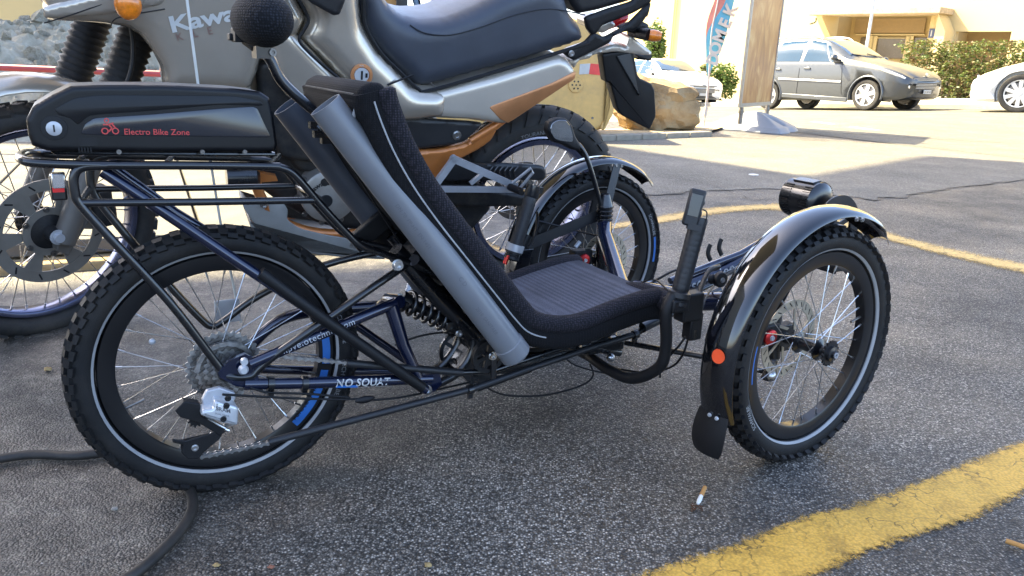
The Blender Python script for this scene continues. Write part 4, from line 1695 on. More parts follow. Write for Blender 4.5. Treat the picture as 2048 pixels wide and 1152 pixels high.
# derailleur
mb = MB()
mb.prism([T.px(x, y, -.092) for x, y in ((412, 842), (404, 800), (414, 782), (440, 776), (470, 786), (472, 800), (452, 806), (436, 804), (430, 840))], T.n*.012)
der = build(mb, 'derailleur', K['alu'], tr, bevel=.002)
build(pillow(MB(), T, [(405, 822), (428, 818), (430, 802), (478, 815), (476, 852), (450, 848), (402, 832)], -.118, -.085, .005, 3, .2), 'parallelogram', K['aluw'], der)
tt = tp(432, 820, -.1186)
tdd = (tp(476, 830, -.1186)-tt).normalized()
build(text(MB(), 'SRAM', .0105, lambda x, y: tt+tdd*x+UP*y, bold=.0002), 'lettering', K['dim'], der)
tt = tp(430, 828, -.1186)
build(text(MB(), 'DUAL DRIVE', .0045, lambda x, y: tt+tdd*x+UP*y), 'lettering', K['dim'], der)
mb = MB()
for x, y in ((453, 812), (447, 838), (456, 797)):
    bolt(mb, tp(x, y, -.118), -T.n, .0045, .003)
build(mb, 'adjusting_screw', K['black'], der)
mb = MB()
mb.prism([T.px(x, y, -.10) for x, y in ((350, 822), (368, 803), (400, 808), (402, 832), (455, 862), (440, 872), (395, 845), (360, 835))], T.n*.02)
mb.prism([T.px(x, y, -.098) for x, y in ((344, 878), (372, 882), (440, 862), (452, 856), (440, 878), (408, 905), (398, 918), (375, 918), (362, 905), (366, 890), (346, 886))], T.n*.004)
mb.prism([T.px(x, y, -.080) for x, y in ((360, 880), (440, 862), (450, 860), (405, 908), (375, 915), (362, 900))], T.n*.003)
build(mb, 'derailleur_cage', K['blackmatt'], der, bevel=.0015)
build(toothed(MB(), tp(388, 897, -.086), T.n, RU, .017, 11, .006, .004, .004), 'jockey_wheel', K['blackmatt'], der)
build(toothed(MB(), tp(392, 838, -.086), T.n, RU, .015, 11, .006, .004, .004), 'jockey_wheel', K['blackmatt'], der)
mb = MB()
bolt(mb, tp(390, 896, -.099), -T.n, .005, .003)
mb.tube(tl((415, 838, -.1), (458, 861, -.1)), .0018, 6)
mb.tube(tl((450, 858, -.1), (458, 861, -.1)), .0032, 8)
build(mb, 'cage_bolt', K['steel'], der)

# boom, cross arms, steering heads ---------------------------------
bm = MB()
bm.tube(tl((1285, 606, 0), (1450, 540, 0), (1600, 458, 0), (1640, 438, 0)), .0185, 18)
bm.tube(tl((1340, 562, 0), (1480, 508, 0), (1585, 448, 0)), .009, 12)
boom = build(bm, 'boom', K['blue'], tr)
p0, p1 = tp(1372, 568, 0), tp(1540, 492, 0)
tube_text('scorpion', .036, p0, p1, .0185, K['text'], .1, boom, .0, spacing=1.15, bold=.0004)
mb = MB()
for x, y in ((1418, 516), (1440, 505)):
    pts = cr(tl((x+3, y+4, -.004), (x-2, y-8, -.004), (x, y-20, -.004), (x+3, y-27, -.004)), 3)
    mb.tube(pts, .0042, 8, flat=1.6)
build(mb, 'cable_clip', K['blackmatt'], boom)
xa = MB()
hn, hf = T.P(1.09, -.315, .36), T.P(1.09, .315, .36)
xa.tube([T.P(.93, 0, .27), T.P(1.06, .27, .35), T.P(1.075, .30, .40)][:2]+[T.P(1.085, .31, .375)], .0215, 18)
xa.tube([T.P(.96, 0, .285), T.P(1.03, -.16, .29), T.P(1.085, -.31, .33)], .0215, 18)
xa.tube([T.P(.90, 0, .265), T.P(1.02, .0, .275)], .026, 18)
build(xa, 'cross_arm', K['blue'], tr)
for s, h in ((-1, hn), (1, hf)):
    kp = MB()
    kp.tube([T.P(1.10, s*.325, .20), T.P(1.09, s*.318, .30), T.P(1.083, s*.31, .43)], [.016, .019, .021], 14)
    kp.tube([T.P(1.084, s*.311, .425), T.P(1.082, s*.31, .46)], [.023, .012], 14)
    for j in range(4):
        kp.lathe(T.P(1.085, s*.312, .385+.012*j), UP, [(.001, 0), (.0235, 0), (.0235, .006), (.001, .006)], 18)
    kp.tube([T.P(1.10, s*.325, .252), T.P(1.117, s*.385, .252)], .011, 10)
    kp.box(T.P(1.11, s*.335, .252), T.u*.022, T.n*.012, UP*.03)
    build(kp, 'steering_head', K['black'], tr, bevel=.001)
# calipers
for s in (-1, 1):
    cc = T.P(1.035, s*.345, .275)
    mb = MB().box(cc, T.u*.03, T.n*.018, UP*.022)
    mb.tube([cc+T.u*.02, T.P(1.1, s*.34, .252)], .01, 8)
    cal = build(mb, 'brake_caliper', K['blackmatt'], tr, bevel=.004)
    build(MB().lathe(cc-T.n*.018+UP*-.004, -T.n, [(.0001, 0), (.017, 0), (.017, .006), (.014, .008), (.0001, .008)], 24), 'adjuster_knob', K['anod'], cal)
    mb = MB()
    bolt(mb, cc-T.n*.026+UP*-.004, -T.n, .005, .003)
    mb.tube([cc+UP*.03-T.u*.02, cc+UP*.045-T.u*.005], .006, 8)
    build(mb, 'caliper_bolt', K['aluw'], cal)
# tie rod and joints
mb = MB().tube([T.P(.93, -.02, .155), T.P(1.0, -.2, .175), T.P(1.09, -.34, .17)], .0065, 10)
mb.tube([T.P(.93, .02, .155), T.P(1.09, .34, .17)], .0065, 10)
mb.tube([T.P(1.10, -.33, .20), T.P(1.06, -.345, .165)], .010, 8)
tie = build(mb, 'tie_rod', K['black'], tr)
mb = MB().ball(T.P(1.075, -.345, .17), T.u*.014, T.n*.014, UP*.014, 6, 10)
mb.ball(tp(1221, 715, -.05), T.u*.011, T.n*.011, UP*.011, 6, 10)
build(mb, 'ball_joint', K['steel'], tie)

# handlebar ----------------------------------------------------------
hb = MB()
path = cr(tl((1346, 590, -.29), (1332, 625, -.29), (1332, 690, -.285), (1318, 735, -.27), (1265, 757, -.2), (1215, 738, -.1), (1178, 712, 0)), 6)
hb.tube(path, .0125, 12)
m2_ = []
for p in path[::-1]:
    d = p-T.o
    v = d.dot(T.n)
    m2_.append(T.P(d.dot(T.u), -v, d.dot(T.w)))
hb.tube(m2_, .0125, 12)
bar = build(hb, 'handlebar', K['blackmatt'], tr)


def grip(a, b, s):
    ax = (b-a).normalized()
    L = (b-a).length
    pr = [(.0001, 0), (.017, 0), (.021, .004), (.021, .012), (.016, .014), (.016, .018), (.0235, .02), (.0235, .03), (.0165, .033)]
    for i in range(12):
        h = .036+(L-.05)*i/12
        pr += [(.0172, h), (.0178, h+(L-.05)/30), (.0172, h+(L-.05)/15)]
    pr += [(.0175, L-.008), (.016, L-.002), (.0001, L)]
    return build(MB().lathe(a, ax, pr, 22), 'grip', K['darkplastic'], bar)


g0, g1 = tp(1352, 612, -.29), tp(1400, 432, -.29)
grip(g0, g1, 1)
h0_, h1_ = T.P(*[(g0-T.o).dot(T.u), .29, (g0-T.o).z]), T.P(*[(g1-T.o).dot(T.u), .29, (g1-T.o).z])
h0_, h1_ = tp(1022, 520, .27), tp(1062, 392, .27)
grip(h0_, h1_, 1)
ax = (h1_-h0_).normalized()
build(MB().lathe(h0_+ax*.025, ax, [(.0175, 0), (.024, 0), (.024, .018), (.0175, .018)], 22), 'shifter_ring', K['alu'], bar)
build(MB().lathe(h1_-ax*.002, ax, [(.018, 0), (.019, .002), (.019, .03), (.0001, .03)], 20).box(h1_+ax*.014+T.u*.016, T.u*.012, T.n*.006, ax*.008), 'bar_end_clamp', K['black'], bar)
mb = MB()
mb.box(h0_+ax*.0+T.u*.03, T.u*.02, T.n*.016, ax*.03)
mb.tube(cr([h0_+T.u*.04+ax*.02, h0_+T.u*.05+ax*.07, h0_+T.u*.035+ax*.13], 4), .006, 8, flat=.6)
build(mb, 'brake_lever', K['black'], bar, bevel=.002)
build(MB().box(h0_+ax*.005-T.u*.019-T.n*.006, T.u*.002, T.n*.008, ax*.012), 'red_mark', K['anod'], bar)
# brake lever and reservoir below the near grip
mb = MB()
mb.box(tp(1378, 612, -.29), T.u*.026, T.n*.016, UP*.03)
mb.box(tp(1385, 650, -.29), T.u*.016, T.n*.014, UP*.03)
mb.box(tp(1352, 608, -.29), T.u*.022, T.n*.018, UP*.014)
build(mb, 'brake_master', K['blackmatt'], bar, bevel=.004)
mb = MB().tube(cr(tl((1400, 622, -.29), (1398, 590, -.28), (1408, 560, -.27), (1420, 540, -.26), (1436, 535, -.25)), 5), .0085, 10, flat=.6)
build(mb, 'brake_lever', K['darkplastic'], bar)
kc = tp(1441, 559, -.22)
mb = MB().lathe(kc, -T.n, [(.0001, -.006), (.0175, -.006), (.0175, .004), (.015, .006), (.0001, .006)], 24)
mb.ball(kc-T.u*.015+T.n*.01, T.u*.012, T.n*.008, UP*.012, 5, 8)
kb = build(mb, 'lever_knob', K['blackmatt'], bar)
mb = MB()
bolt(mb, kc-T.n*.007, -T.n, .005, .002)
build(mb, 'knob_bolt', K['steel'], kb)
# padded mesh sleeve at the seat front
mb = MB().tube(cr(tl((1246, 583, -.06), (1275, 582, -.1), (1310, 592, -.15), (1345, 612, -.2)), 5), [.012]+[.021]*14+[.014], 12)
build(mb, 'padded_sleeve', K['mesh'], seat, sharp=70)
# display
dc = tp(1384, 430, -.29)
dax = (g1-g0).normalized()
dl = (T.u*.8-T.n*.6).normalized()
dl = (dl-dax*dl.dot(dax)).normalized()
dn = dax.cross(dl)
mb = MB().box(dc+dax*.015, dl*.0155, dn*.0115, dax*.037)
disp = build(mb, 'display', K['darkplastic'], tr, bevel=.004)
sgn = -1 if dn.dot(CO-dc) < 0 else 1
build(MB().box(dc+dax*.020+dn*sgn*.0118, dl*.011, dn*.0006, dax*.022), 'screen', K['battpanel'], disp, bevel=.001)
mb = MB()
sg2 = -1 if dl.dot(CO-dc) < 0 else 1
for t in (.005, .028):
    mb.ball(dc+dax*t+dl*.0155+dn*0, dl*.003, dn*.005, dax*.007, 5, 8)
build(mb, 'button', K['black'], disp)
mb = MB().tube(cr([dc+dl*.017+dax*.015, dc+dl*.026+dax*.012, dc+dl*.029-dax*.004, dc+dl*.024-dax*.02, dc+dl*.014-dax*.022], 4), .0016, 6)
mb.box(dc+dl*.01-dax*.022, dl*.014, dn*.012, dax*.006)
build(mb, 'display_clamp', K['darkplastic'], disp)

# mirror on the far steering head
mb = MB().tube(cr(tl((1205, 440, .31), (1200, 405, .31), (1182, 340, .31), (1170, 308, .315), (1156, 288, .32)), 5), .0068, 10)
mb.tube(tl((1204, 436, .31), (1207, 452, .31)), .016, 12)
mir = build(mb, 'mirror', K['black'], tr)
mpoly = [(1096, 262), (1100, 244), (1114, 236), (1134, 236), (1146, 250), (1152, 272), (1165, 292), (1160, 302), (1148, 300), (1130, 290), (1108, 284)]
build(pillow(MB(), T, mpoly, .305, .335, .008, 3, .3), 'mirror_shell', K['blackmatt'], mir)
mg = [(1100, 262), (1104, 247), (1116, 240), (1132, 240), (1141, 252), (1146, 270), (1147, 284), (1132, 284), (1110, 279)]
build(pillow(MB(), T, mg, .3035, .312, .001, 1, .3), 'mirror_glass', K['mirrorglass'], mir)

# fenders -------------------------------------------------------------
def fender(c, sgn):
    c = V(c)

    def fpnt(a, r, h):
        return c+(FU*cos(a)+UP*sin(a))*r+FNn*h
    rings = []
    for i in range(49):
        a = radians(46+(201-46)*i/48)
        tip = sstep(0, .1, i/48)
        hw = .041*(.55+.45*tip)
        row = []
        for j in range(9):
            q = -1+2*j/8
            row.append(fpnt(a, .302-.013*q*q*(1 if abs(q) < .99 else 1.3), hw*q))
        inner = [p+(c-p).normalized()*.0018 for p in row[::-1]]
        rings.append(row+inner)
    mb = MB().loft(rings)
    fe = build(mb, 'fender', K['gloss'], tr, sharp=60)
    # mud flap
    rings = []
    for i in range(13):
        t = i/12
        a = radians(197)
        base = fpnt(a, .303, 0)
        hw = .036*(1+.12*sin(pi*t))*(1-.12*max(0, t-.85)/.15)
        row = []
        for j in range(7):
            q = -1+2*j/6
            p = base-UP*t*.086+FU*.010-FU*(.010*sin(pi*t*.7)+.008*(1-q*q))+FNn*hw*q
            row.append(p)
        rings.append(row+[p+FU*.002 for p in row[::-1]])
    build(MB().loft(rings), 'mud_flap', K['blackmatt'], fe, sharp=60)
    mb = MB()
    for h in (-.018, .0):
        for a in (197.5, 200.5):
            bolt(mb, fpnt(radians(a), .305, h), fpnt(radians(a), 1, 0)-c, .0035, .002)
    build(mb, 'rivet', K['aluw'], fe)
    # stays
    mb = MB()
    inn = T.P(1.10, sgn*.33, .33) if True else None
    for a in (80, 150):
        p = fpnt(radians(a), .287, 0)
        q = fpnt(radians(a), .284, .036*-sgn)
        mb.tube([inn, q, p], .006, 6, flat=.45)
    if sgn > 0:
        mb.box((fpnt(radians(83), .285, -.04)+T.P(1.10, .33, .40))/2, (fpnt(radians(83), .285, -.04)-T.P(1.10, .33, .40))/2, FNn*.0015, FU*.014)
        mb.box((fpnt(radians(165), .285, -.04)+T.P(1.09, .33, .40))/2, (fpnt(radians(165), .285, -.04)-T.P(1.09, .33, .40))/2, FNn*.0015, UP*.016)
    build(mb, 'fender_stay', K['darkplastic'], fe)
    mb = MB()
    for a in (80, 84):
        bolt(mb, fpnt(radians(a), .28, -.042), -FNn, .004, .003)
    build(mb, 'stay_bolt', K['steel'], fe)
    return fe, fpnt


fn_, fpt = fender(nc, -1)
ff_, fpt2 = fender(fc, 1)
# orange round reflector sticker on the near fender, facing backwards
for tdeg in (173,):
    a = radians(tdeg)
    cc = fpt(a, .2925, -.012)
    e1 = (fpt(a, 1, 0)-nc).normalized()
    e2 = e1.cross(FNn)
    mb = MB()
    pts = []
    for i in range(24):
        b = 2*pi*i/24
        hx, yy = .0135*cos(b), .0135*sin(b)
        q = (-.012+hx)/.036
        aa = a+yy/.292
        pts.append(fpt(aa, .302-.010*q*q+.0028, -.012+hx))
    mb.add(pts, [tuple(range(24))])
    build(mb, 'round_sticker', K['orangestk'], fn_)

# motor, chainring, cranks --------------------------------------------
mc = tp(1612, 398, .03)
mb = MB().lathe(mc, T.n, [(.0001, -.058), (.030, -.058), (.046, -.052), (.052, -.046), (.052, .05), (.045, .056), (.0001, .056)], 40)
mot = build(mb, 'motor', K['black'], tr)
mb = MB()
for i in range(44):
    a = 2*pi*i/44
    if 0 < math.degrees(a) % 360 < 360:
        for h in (-.034, .030):
            if 80 < math.degrees(a) < 130:
                continue
            mb.box(mc+(T.u*cos(a)+UP*sin(a))*.0525+T.n*h, (T.u*cos(a)+UP*sin(a))*.002, T.n*.013, (-T.u*sin(a)+UP*cos(a))*.0016)
build(mb, 'cooling_fins', K['black'], mot, kind='stuff')
a = radians(100)
mb = MB().box(mc+(T.u*cos(a)+UP*sin(a))*.0530-T.n*.002, (T.u*cos(a)+UP*sin(a))*.0025, T.n*.034, (-T.u*sin(a)+UP*cos(a))*.0155)
build(mb, 'type_plate', K['black'], mot, bevel=.001)
bb = tp(1668, 456, -.05)
mb = MB()
toothed(mb, bb, T.n, T.u, .086, 44, .003, .060, .004)
disc(mb, bb-T.n*.006, T.n, .092, .003, 44, .058)
for i in range(5):
    a = 2*pi*i/5+.4
    mb.box(bb+(T.u*cos(a)+UP*sin(a))*.038, (T.u*cos(a)+UP*sin(a))*.026, T.n*.002, (-T.u*sin(a)+UP*cos(a))*.007)
disc(mb, bb, T.n, .02, .012, 16)
cring = build(mb, 'chainring', K['black'], tr)
mb = MB()
mb.tube([bb-T.n*.03, bb+T.n*.12], .014, 14)
mb.tube([bb-T.n*.025, bb-T.n*.03-T.u*.075-UP*.07], .0085, 10, flat=.6)
mb.tube([bb+T.n*.11, bb+T.n*.115+T.u*.06+UP*.06], .0085, 10, flat=.6)
build(mb, 'crank', K['black'], tr)
mb = MB()
pc0 = bb-T.n*.075-T.u*.08-UP*.078
mb.box(pc0, T.u*.035, T.n*.035, UP*.009)
for s in (-1, 1):
    mb.box(pc0+T.u*.036*s, T.u*.004, T.n*.04, UP*.012)
build(mb, 'pedal', K['blackmatt'], tr, bevel=.003)

# cables ---------------------------------------------------------------
def cable(name, r, pts, m=K['blackmatt'], n=6):
    return build(MB().tube(cr(tl(*pts), n), r, 6), name, m, tr, sharp=70)


cable('cable', .0022, [(445, 789, -.11), (500, 792, -.10), (600, 797, -.09), (690, 799, -.085), (715, 797, -.085)])
cable('cable', .0022, [(500, 775, -.085), (540, 785, -.085), (620, 788, -.085), (700, 795, -.085)])
cable('cable', .0022, [(745, 800, -.085), (800, 795, -.08), (870, 780, -.06), (960, 760, -.02), (1010, 750, 0)])
cable('cable', .0024, [(955, 765, -.08), (1010, 790, -.08), (1090, 790, -.08), (1160, 772, -.07), (1186, 752, -.06), (1180, 728, -.04)])
cable('cable', .0022, [(790, 690, .0), (840, 672, 0), (890, 665, 0), (905, 675, 0)])
cable('cable', .0025, [(1320, 755, -.28), (1322, 700, -.28), (1330, 660, -.28)])
cable('cable', .0025, [(1378, 670, -.29), (1365, 710, -.28), (1340, 735, -.24), (1290, 745, -.15), (1220, 735, -.05)])
cable('cable', .0025, [(1372, 672, -.29), (1355, 695, -.28), (1342, 705, -.26)])
cable('cable', .0025, [(1395, 660, -.29), (1410, 600, -.26), (1440, 560, -.1), (1500, 520, -.02), (1580, 470, 0)])
cable('cable', .003, [(1292, 572, -.01), (1340, 545, -.02), (1360, 540, -.02), (1380, 548, -.02)])
mb = MB().tube(cr(tl((1178, 705, -.02), (1120, 700, -.03), (1060, 700, -.04), (1000, 705, -.04)), 4), .005, 8)
build(mb, 'cable_bundle', K['blackmatt'], tr)
build(MB().ball(tp(730, 799, -.087), T.u*.021, T.n*.006, UP*.0075, 6, 10), 'cable_splitter', K['blackmatt'], tr)
build(MB().box(tp(1388, 668, -.3), T.u*.004, T.n*.004, UP*.01), 'hose_fitting', K['steeld'], tr)
# safety flag rod behind the rack
mb = MB().tube([tp(366, -60, .13), tp(397, 175, .13), tp(440, 440, .13), tp(482, 645, .13)], .0026, 8)
rod = build(mb, 'flag_rod', mat('white_fibreglass', (.6, .6, .56), .4), tr)
mb = MB().box(tp(455, 622, .12), T.u*.024, T.n*.002, UP*.024)
build(mb, 'rod_holder', K['alu'], rod, bevel=.006)

# small fittings on the frame: clamps, brackets, hose guides
def clamp(x, y, v, r, ax, nm='tube_clamp'):
    c = tp(x, y, v)
    mb = MB().lathe(c-ax*.006, ax, [(r, 0), (r+.003, .001), (r+.003, .012), (r, .013)], 20, closed=True)
    mb.box(c-UP*(r+.006), ax*.005, T.n*.004, UP*.006)
    return build(mb, nm, K['black'], frame)


dsw = (tp(862, 757, VN)-tp(488, 768, VN)).normalized()
clamp(608, 766, VN, .0114, dsw)
clamp(540, 767, VN, .0114, dsw)
dch = (tp(1275, 667, -.11)-tp(950, 776, -.11)).normalized()
clamp(1270, 669, -.11, .0075, dch)
clamp(940, 779, -.11, .0075, dch)
mb = MB()
for x, y, v in ((900, 650, -.03), (885, 640, .0), (940, 620, -.02), (905, 600, -.02)):
    mb.box(tp(x, y, v), T.u*.012, T.n*.008, UP*.009)
build(mb, 'shock_bracket', K['black'], frame, bevel=.002, kind='stuff')
for x, y in ((470, 700), (590, 796), (690, 800)):
    pass
cable('cable', .0020, [(1376, 640, -.3), (1350, 600, -.28), (1330, 575, -.2), (1300, 560, -.1), (1240, 590, 0), (1150, 660, .02), (1050, 690, .02)])
cable('cable', .0020, [(1120, 700, -.05), (1150, 730, -.06), (1230, 748, -.1), (1310, 735, -.2), (1360, 690, -.28)])
cable('cable', .0018, [(1040, 540, .25), (1060, 590, .2), (1100, 640, .1), (1160, 690, .02)])
cable('cable', .0022, [(640, 262, .02), (700, 330, .02), (790, 470, .02), (850, 560, .02), (900, 640, .02)])
mb = MB()
disc(mb, tp(915, 700, .03), T.n, .045, .006, 30, .036)
for i in range(5):
    a = 2*pi*i/5
    mb.box(tp(915, 700, .03)+(T.u*cos(a)+UP*sin(a))*.02, (T.u*cos(a)+UP*sin(a))*.02, T.n*.003, (-T.u*sin(a)+UP*cos(a))*.004)
build(mb, 'suspension_pulley', K['black'], frame)
mb = MB().box(tp(1205, 690, -.02), T.u*.05, T.n*.02, UP*.012)
mb.tube(tl((1160, 690, -.03), (1240, 705, -.03)), .011, 10)
build(mb, 'steering_pivot', K['black'], tr, bevel=.003)
# ================================================================ MOTORCYCLE
M = Fr((-1.358, 2.161, 0), .453, .216)
mo = thing('motorcycle', 'bronze grey trail motorcycle with copper frame parts leaning on its side stand', 'motorcycle', M.o)


def mp_(*p):
    return M.px(*p)


def ml(*ps):
    return [M.px(*p) for p in ps]


def mpil(poly, v0, v1, name, m, r=.02, k=4, rnd=.25, parent=None, sharp=50, r1=None, label=None, bulge=0):
    if r >= .006:
        return build(dome(MB(), M, poly, v0, v1, r, rnd, r1=r1, bulge=bulge), name, K[m], parent or mo, sharp=sharp, label=label)
    return build(pillow(MB(), M, poly, v0, v1, r, k, rnd, r1=r1), name, K[m], parent or mo, sharp=sharp, label=label)


# wheels ------------------------------------------------------------
ca, cb = cos(.50), sin(.50)
mfu = (M.u*ca+M.n*cb).normalized()
mfn = (M.n*ca-M.u*cb).normalized()
mfw = M.w
fcen = M.P(0, 0, .33)
fw, fwp = wheel(mo, fcen, mfu, mfn, R=.335, bead=.272, rin=.258, tw=.085, nsp=36, kn=48, nb=(.005, .015, .011), hubw=.06, rw=.05, stripe=0, tm='rubberd', rm='rimsteel', seed=5, flange=.045, spr=.0016, hubr=.03, road=True)
rcen = M.P(1.531, 0, .336)
rw_, rwp = wheel(mo, rcen, M.u, M.n, R=.336, bead=.235, rin=.215, tw=.135, nsp=36, kn=1, nb=(.002, .004, .004), hubw=.07, rw=.09, stripe=0, tm='rubberd', rm='rimsteel', seed=6, flange=.06, spr=.002, hubr=.04, road=True)
# slanted tread blocks of the rear tyre with narrow grooves between them
mb = MB()
for i in range(36):
    a = 2*pi*i/36
    for s in (-1, 1):
        rings = []
        for j in range(8):
            t = j/7
            ph = .05+1.22*t
            aa = a+.17*t+(0 if s > 0 else .087)
            w2 = .068*(1-.10*t)

            def q(ang, up_):
                rr = .2855+(.0505+up_)*cos(ph)
                hh = s*(.0675+up_)*sin(ph)
                return rcen+(M.u*cos(ang)+M.w*sin(ang))*rr+M.n*hh
            rings.append([q(aa-w2, -.004), q(aa-w2, .0075), q(aa, .0085), q(aa+w2, .0075), q(aa+w2, -.004)])
        mb.loft(rings)
build(mb, 'tread_blocks', K['rubberd'], rw_, kind='stuff', fixn=True)
arc_text('TOURANCE', .02, rwp, .262, radians(112), -.0668, 1, rw_, K['dimlight'])
# rotors
cc = fcen-mfn*.062
mb = MB()
R0, R1 = .15, .118
disc(mb, cc, mfn, R0, .004, 60, R1)
for i in range(6):
    a = 2*pi*i/6
    e1 = mfu*cos(a)+mfw*sin(a)
    e2 = -mfu*sin(a)+mfw*cos(a)
    mb.prism([cc+e1*.065-e2*.010, cc+e1*.12-e2*.026, cc+e1*.12+e2*.026, cc+e1*.065+e2*.010], mfn*.004)
disc(mb, cc, mfn, .07, .006, 40, .05)
dk = build(mb, 'brake_disc', K['rotor'], fw)
mb = MB()
for i in range(12):
    a = 2*pi*i/12+.2
    q = cc+(mfu*cos(a)+mfw*sin(a))*.134-mfn*.0022
    mb.box(q, (mfu*cos(a+.6)+mfw*sin(a+.6))*.010, mfn*.0004, (mfu*cos(a+2.17)+mfw*sin(a+2.17))*.0022)
build(mb, 'disc_slots', K['blackmatt'], fw, kind='stuff')
mb = MB()
for i in range(6):
    a = 2*pi*(i+.5)/6
    bolt(mb, cc+(mfu*cos(a)+mfw*sin(a))*.066-mfn*.004, -mfn, .007, .005)
build(mb, 'disc_bolts', K['steeld'], fw, kind='stuff')
mb = MB().lathe(fcen-mfn*.05, -mfn, [(.0001, 0), (.055, 0), (.05, .012), (.022, .02), (.02, .05), (.0001, .05)], 24)
build(mb, 'hub_shell', K['engine'], fw)
disc_r = MB()
disc(disc_r, rcen+M.n*.075, M.n, .115, .004, 50, .075)
build(disc_r, 'brake_disc', K['steeld'], rw_)
# spring-coloured rear sprocket side
mb = MB()
toothed(mb, rcen-M.n*.08, M.n, M.u, .095, 42, .005, .05, .005)
build(mb, 'sprocket', K['steeld'], rw_)

# forks -------------------------------------------------------------
fs_ = MB()
ftop = tl and None
ax_l = fcen-mfn*.095
ax_r = fcen+mfn*.095
rake = (M.w*cos(.46)+(M.u*ca+M.n*cb)*sin(.46)).normalized()
for s, A in ((-1, ax_l), (1, ax_r)):
    A2 = A+mfu*.03+mfn*(.03 if s > 0 else 0)
    mb = MB().tube([A2-rake*.03, A2+rake*.36], [.030, .027], 16)
    mb.tube([A+mfn*.02*(-s), A2-mfn*.0], .02, 12)
    if s < 0:
        mb.prism([A2+rake*(-.08)+mfu*.03, A2+rake*(-.05)-mfu*.01, A2+rake*.12-mfu*.03, A2+rake*.2+mfu*.02, A2+rake*.02+mfu*.055], mfn*.03)
    leg = build(mb, 'fork_leg', K['forkgrey'], mo, bevel=.003)
    pr = []
    n = 24
    for i in range(n):
        h = .36+.44*i/n
        pr += [(.043, h), (.050, h+.22/n), (.043, h+.43/n)]
    build(MB().lathe(A2, rake, [(.0001, .355)]+pr+[(.0001, .80)], 20), 'fork_gaiter', K['rubber'], leg, sharp=80)
mb = MB().lathe(ax_l-mfn*.012, -mfn, [(.0001, 0), (.021, 0), (.021, .005), (.013, .006), (.013, .014), (.0001, .014)], 18)
build(mb, 'axle_nut', K['alu'], mo)
# caliper at the front disc
mb = MB().box(fcen-mfn*.075+mfu*.135+mfw*.055, mfu*.03, mfn*.03, mfw*.05)
mb.box(fcen-mfn*.085+mfu*.15+mfw*.02, mfu*.022, mfn*.02, mfw*.03)
build(mb, 'brake_caliper', K['engine'], mo, bevel=.008)
# front fender: beak at the left of the battery
mb = MB()
rings = []
for i in range(25):
    a = radians(200-165*i/24)
    rr = .395+.03*sin(pi*i/24)
    row = []
    for j in range(9):
        q = -1+2*j/8
        row.append(fcen+(-mfu*cos(pi-a)*-1)*0+(mfu*cos(a)+mfw*sin(a))*(rr-.035*q*q)+mfn*.062*q*(.75+.25*sin(pi*i/24)))
    rings.append(row+[p+(fcen-p).normalized()*.004 for p in row[::-1]])
mb.loft(rings)
build(mb, 'front_fender', K['bronze'], mo, sharp=60)

# engine block and lower parts ---------------------------------------
mpil([(470, 250), (600, 190), (720, 190), (900, 250), (930, 330), (900, 420), (850, 470), (740, 470), (640, 455), (560, 410), (520, 380), (505, 320)], -.07, .12, 'engine', 'engine', .03)
mpil([(560, 190), (700, 180), (760, 230), (740, 340), (600, 350), (565, 300)], -.10, .10, 'cylinder_block', 'engine', .02)
for i in range(7):
    mpil([(565, 200+i*18), (650, 196+i*18), (652, 203+i*18), (567, 207+i*18)], -.115, .10, 'cooling_fin', 'engine', .002, 1, 0)
cv = M.px(660, 395, -.14)
mb = MB().lathe(cv, M.n, [(.0001, 0), (.074, 0), (.082, .006), (.085, .03), (.085, .08), (.0001, .08)], 44)
cov = build(mb, 'clutch_cover', K['cover'], mo)
mb = MB().lathe(M.px(652, 403, -.142), M.n, [(.0001, -.001), (.019, -.001), (.021, .003), (.021, .01), (.0001, .01)], 24)
build(mb, 'cover_plug', K['engine'], cov)
mb = MB().lathe(M.px(650, 365, -.142), M.n, [(.0001, 0), (.012, 0), (.013, .003), (.0001, .01)], 18)
build(mb, 'small_plug', K['engine'], cov)
c0 = M.px(655, 400, -.1405)
def kw(x, y):
    a = radians(160)-x/.048
    return c0+(M.u*cos(a)+M.w*sin(a))*(.048+y)
build(text(MB(), 'Kawasaki', .021, kw, bold=.0006), 'lettering', K['engine'], cov)
for i in range(9):
    a = radians(30+38*i)
    mb = MB()
    bolt(mb, cv+(M.u*cos(a)+M.w*sin(a))*.092+M.n*.02, -M.n, .007, .005)
    build(mb, 'cover_bolt', K['steeld'], cov)
mb = MB().lathe(M.px(475, 355, -.12), M.u, [(.0001, -.03), (.035, -.03), (.035, .05), (.02, .06), (.0001, .06)], 20)
build(mb, 'horn', K['black'], mo)
sk = mpil([(480, 405), (566, 405), (576, 420), (574, 440), (600, 458), (650, 470), (700, 478), (745, 480), (770, 500), (770, 512), (690, 508), (600, 502), (550, 492), (510, 450)], -.13, -.124, 'skid_plate', 'skid', .002, 2, .25)
mpil([(500, 440), (550, 492), (690, 508), (770, 512), (770, 520), (690, 516), (550, 500), (500, 455)], -.13, .12, 'skid_base', 'skid', .004, 2, .2, parent=sk)
for x, y in ((528, 410), (708, 488)):
    mb = MB()
    bolt(mb, M.px(x, y, -.133), -M.n, .009, .006)
    build(mb, 'plate_bolt', K['steel'], sk)
mb = MB()
mb.tube(cr(ml((495, 240, -.10), (505, 320, -.12), (520, 390, -.12), (560, 440, -.11), (640, 466, -.11), (760, 466, -.11), (860, 470, -.1)), 5), .0155, 12)
mb.tube(cr(ml((495, 240, .10), (505, 320, .12), (520, 390, .12), (560, 440, .11), (760, 466, .11)), 5), .0155, 12)
mb.prism([M.px(x, y, -.11) for x, y in ((513, 345), (552, 352), (556, 362), (520, 365))], M.n*.02)
build(mb, 'cradle_frame', K['orange'], mo)
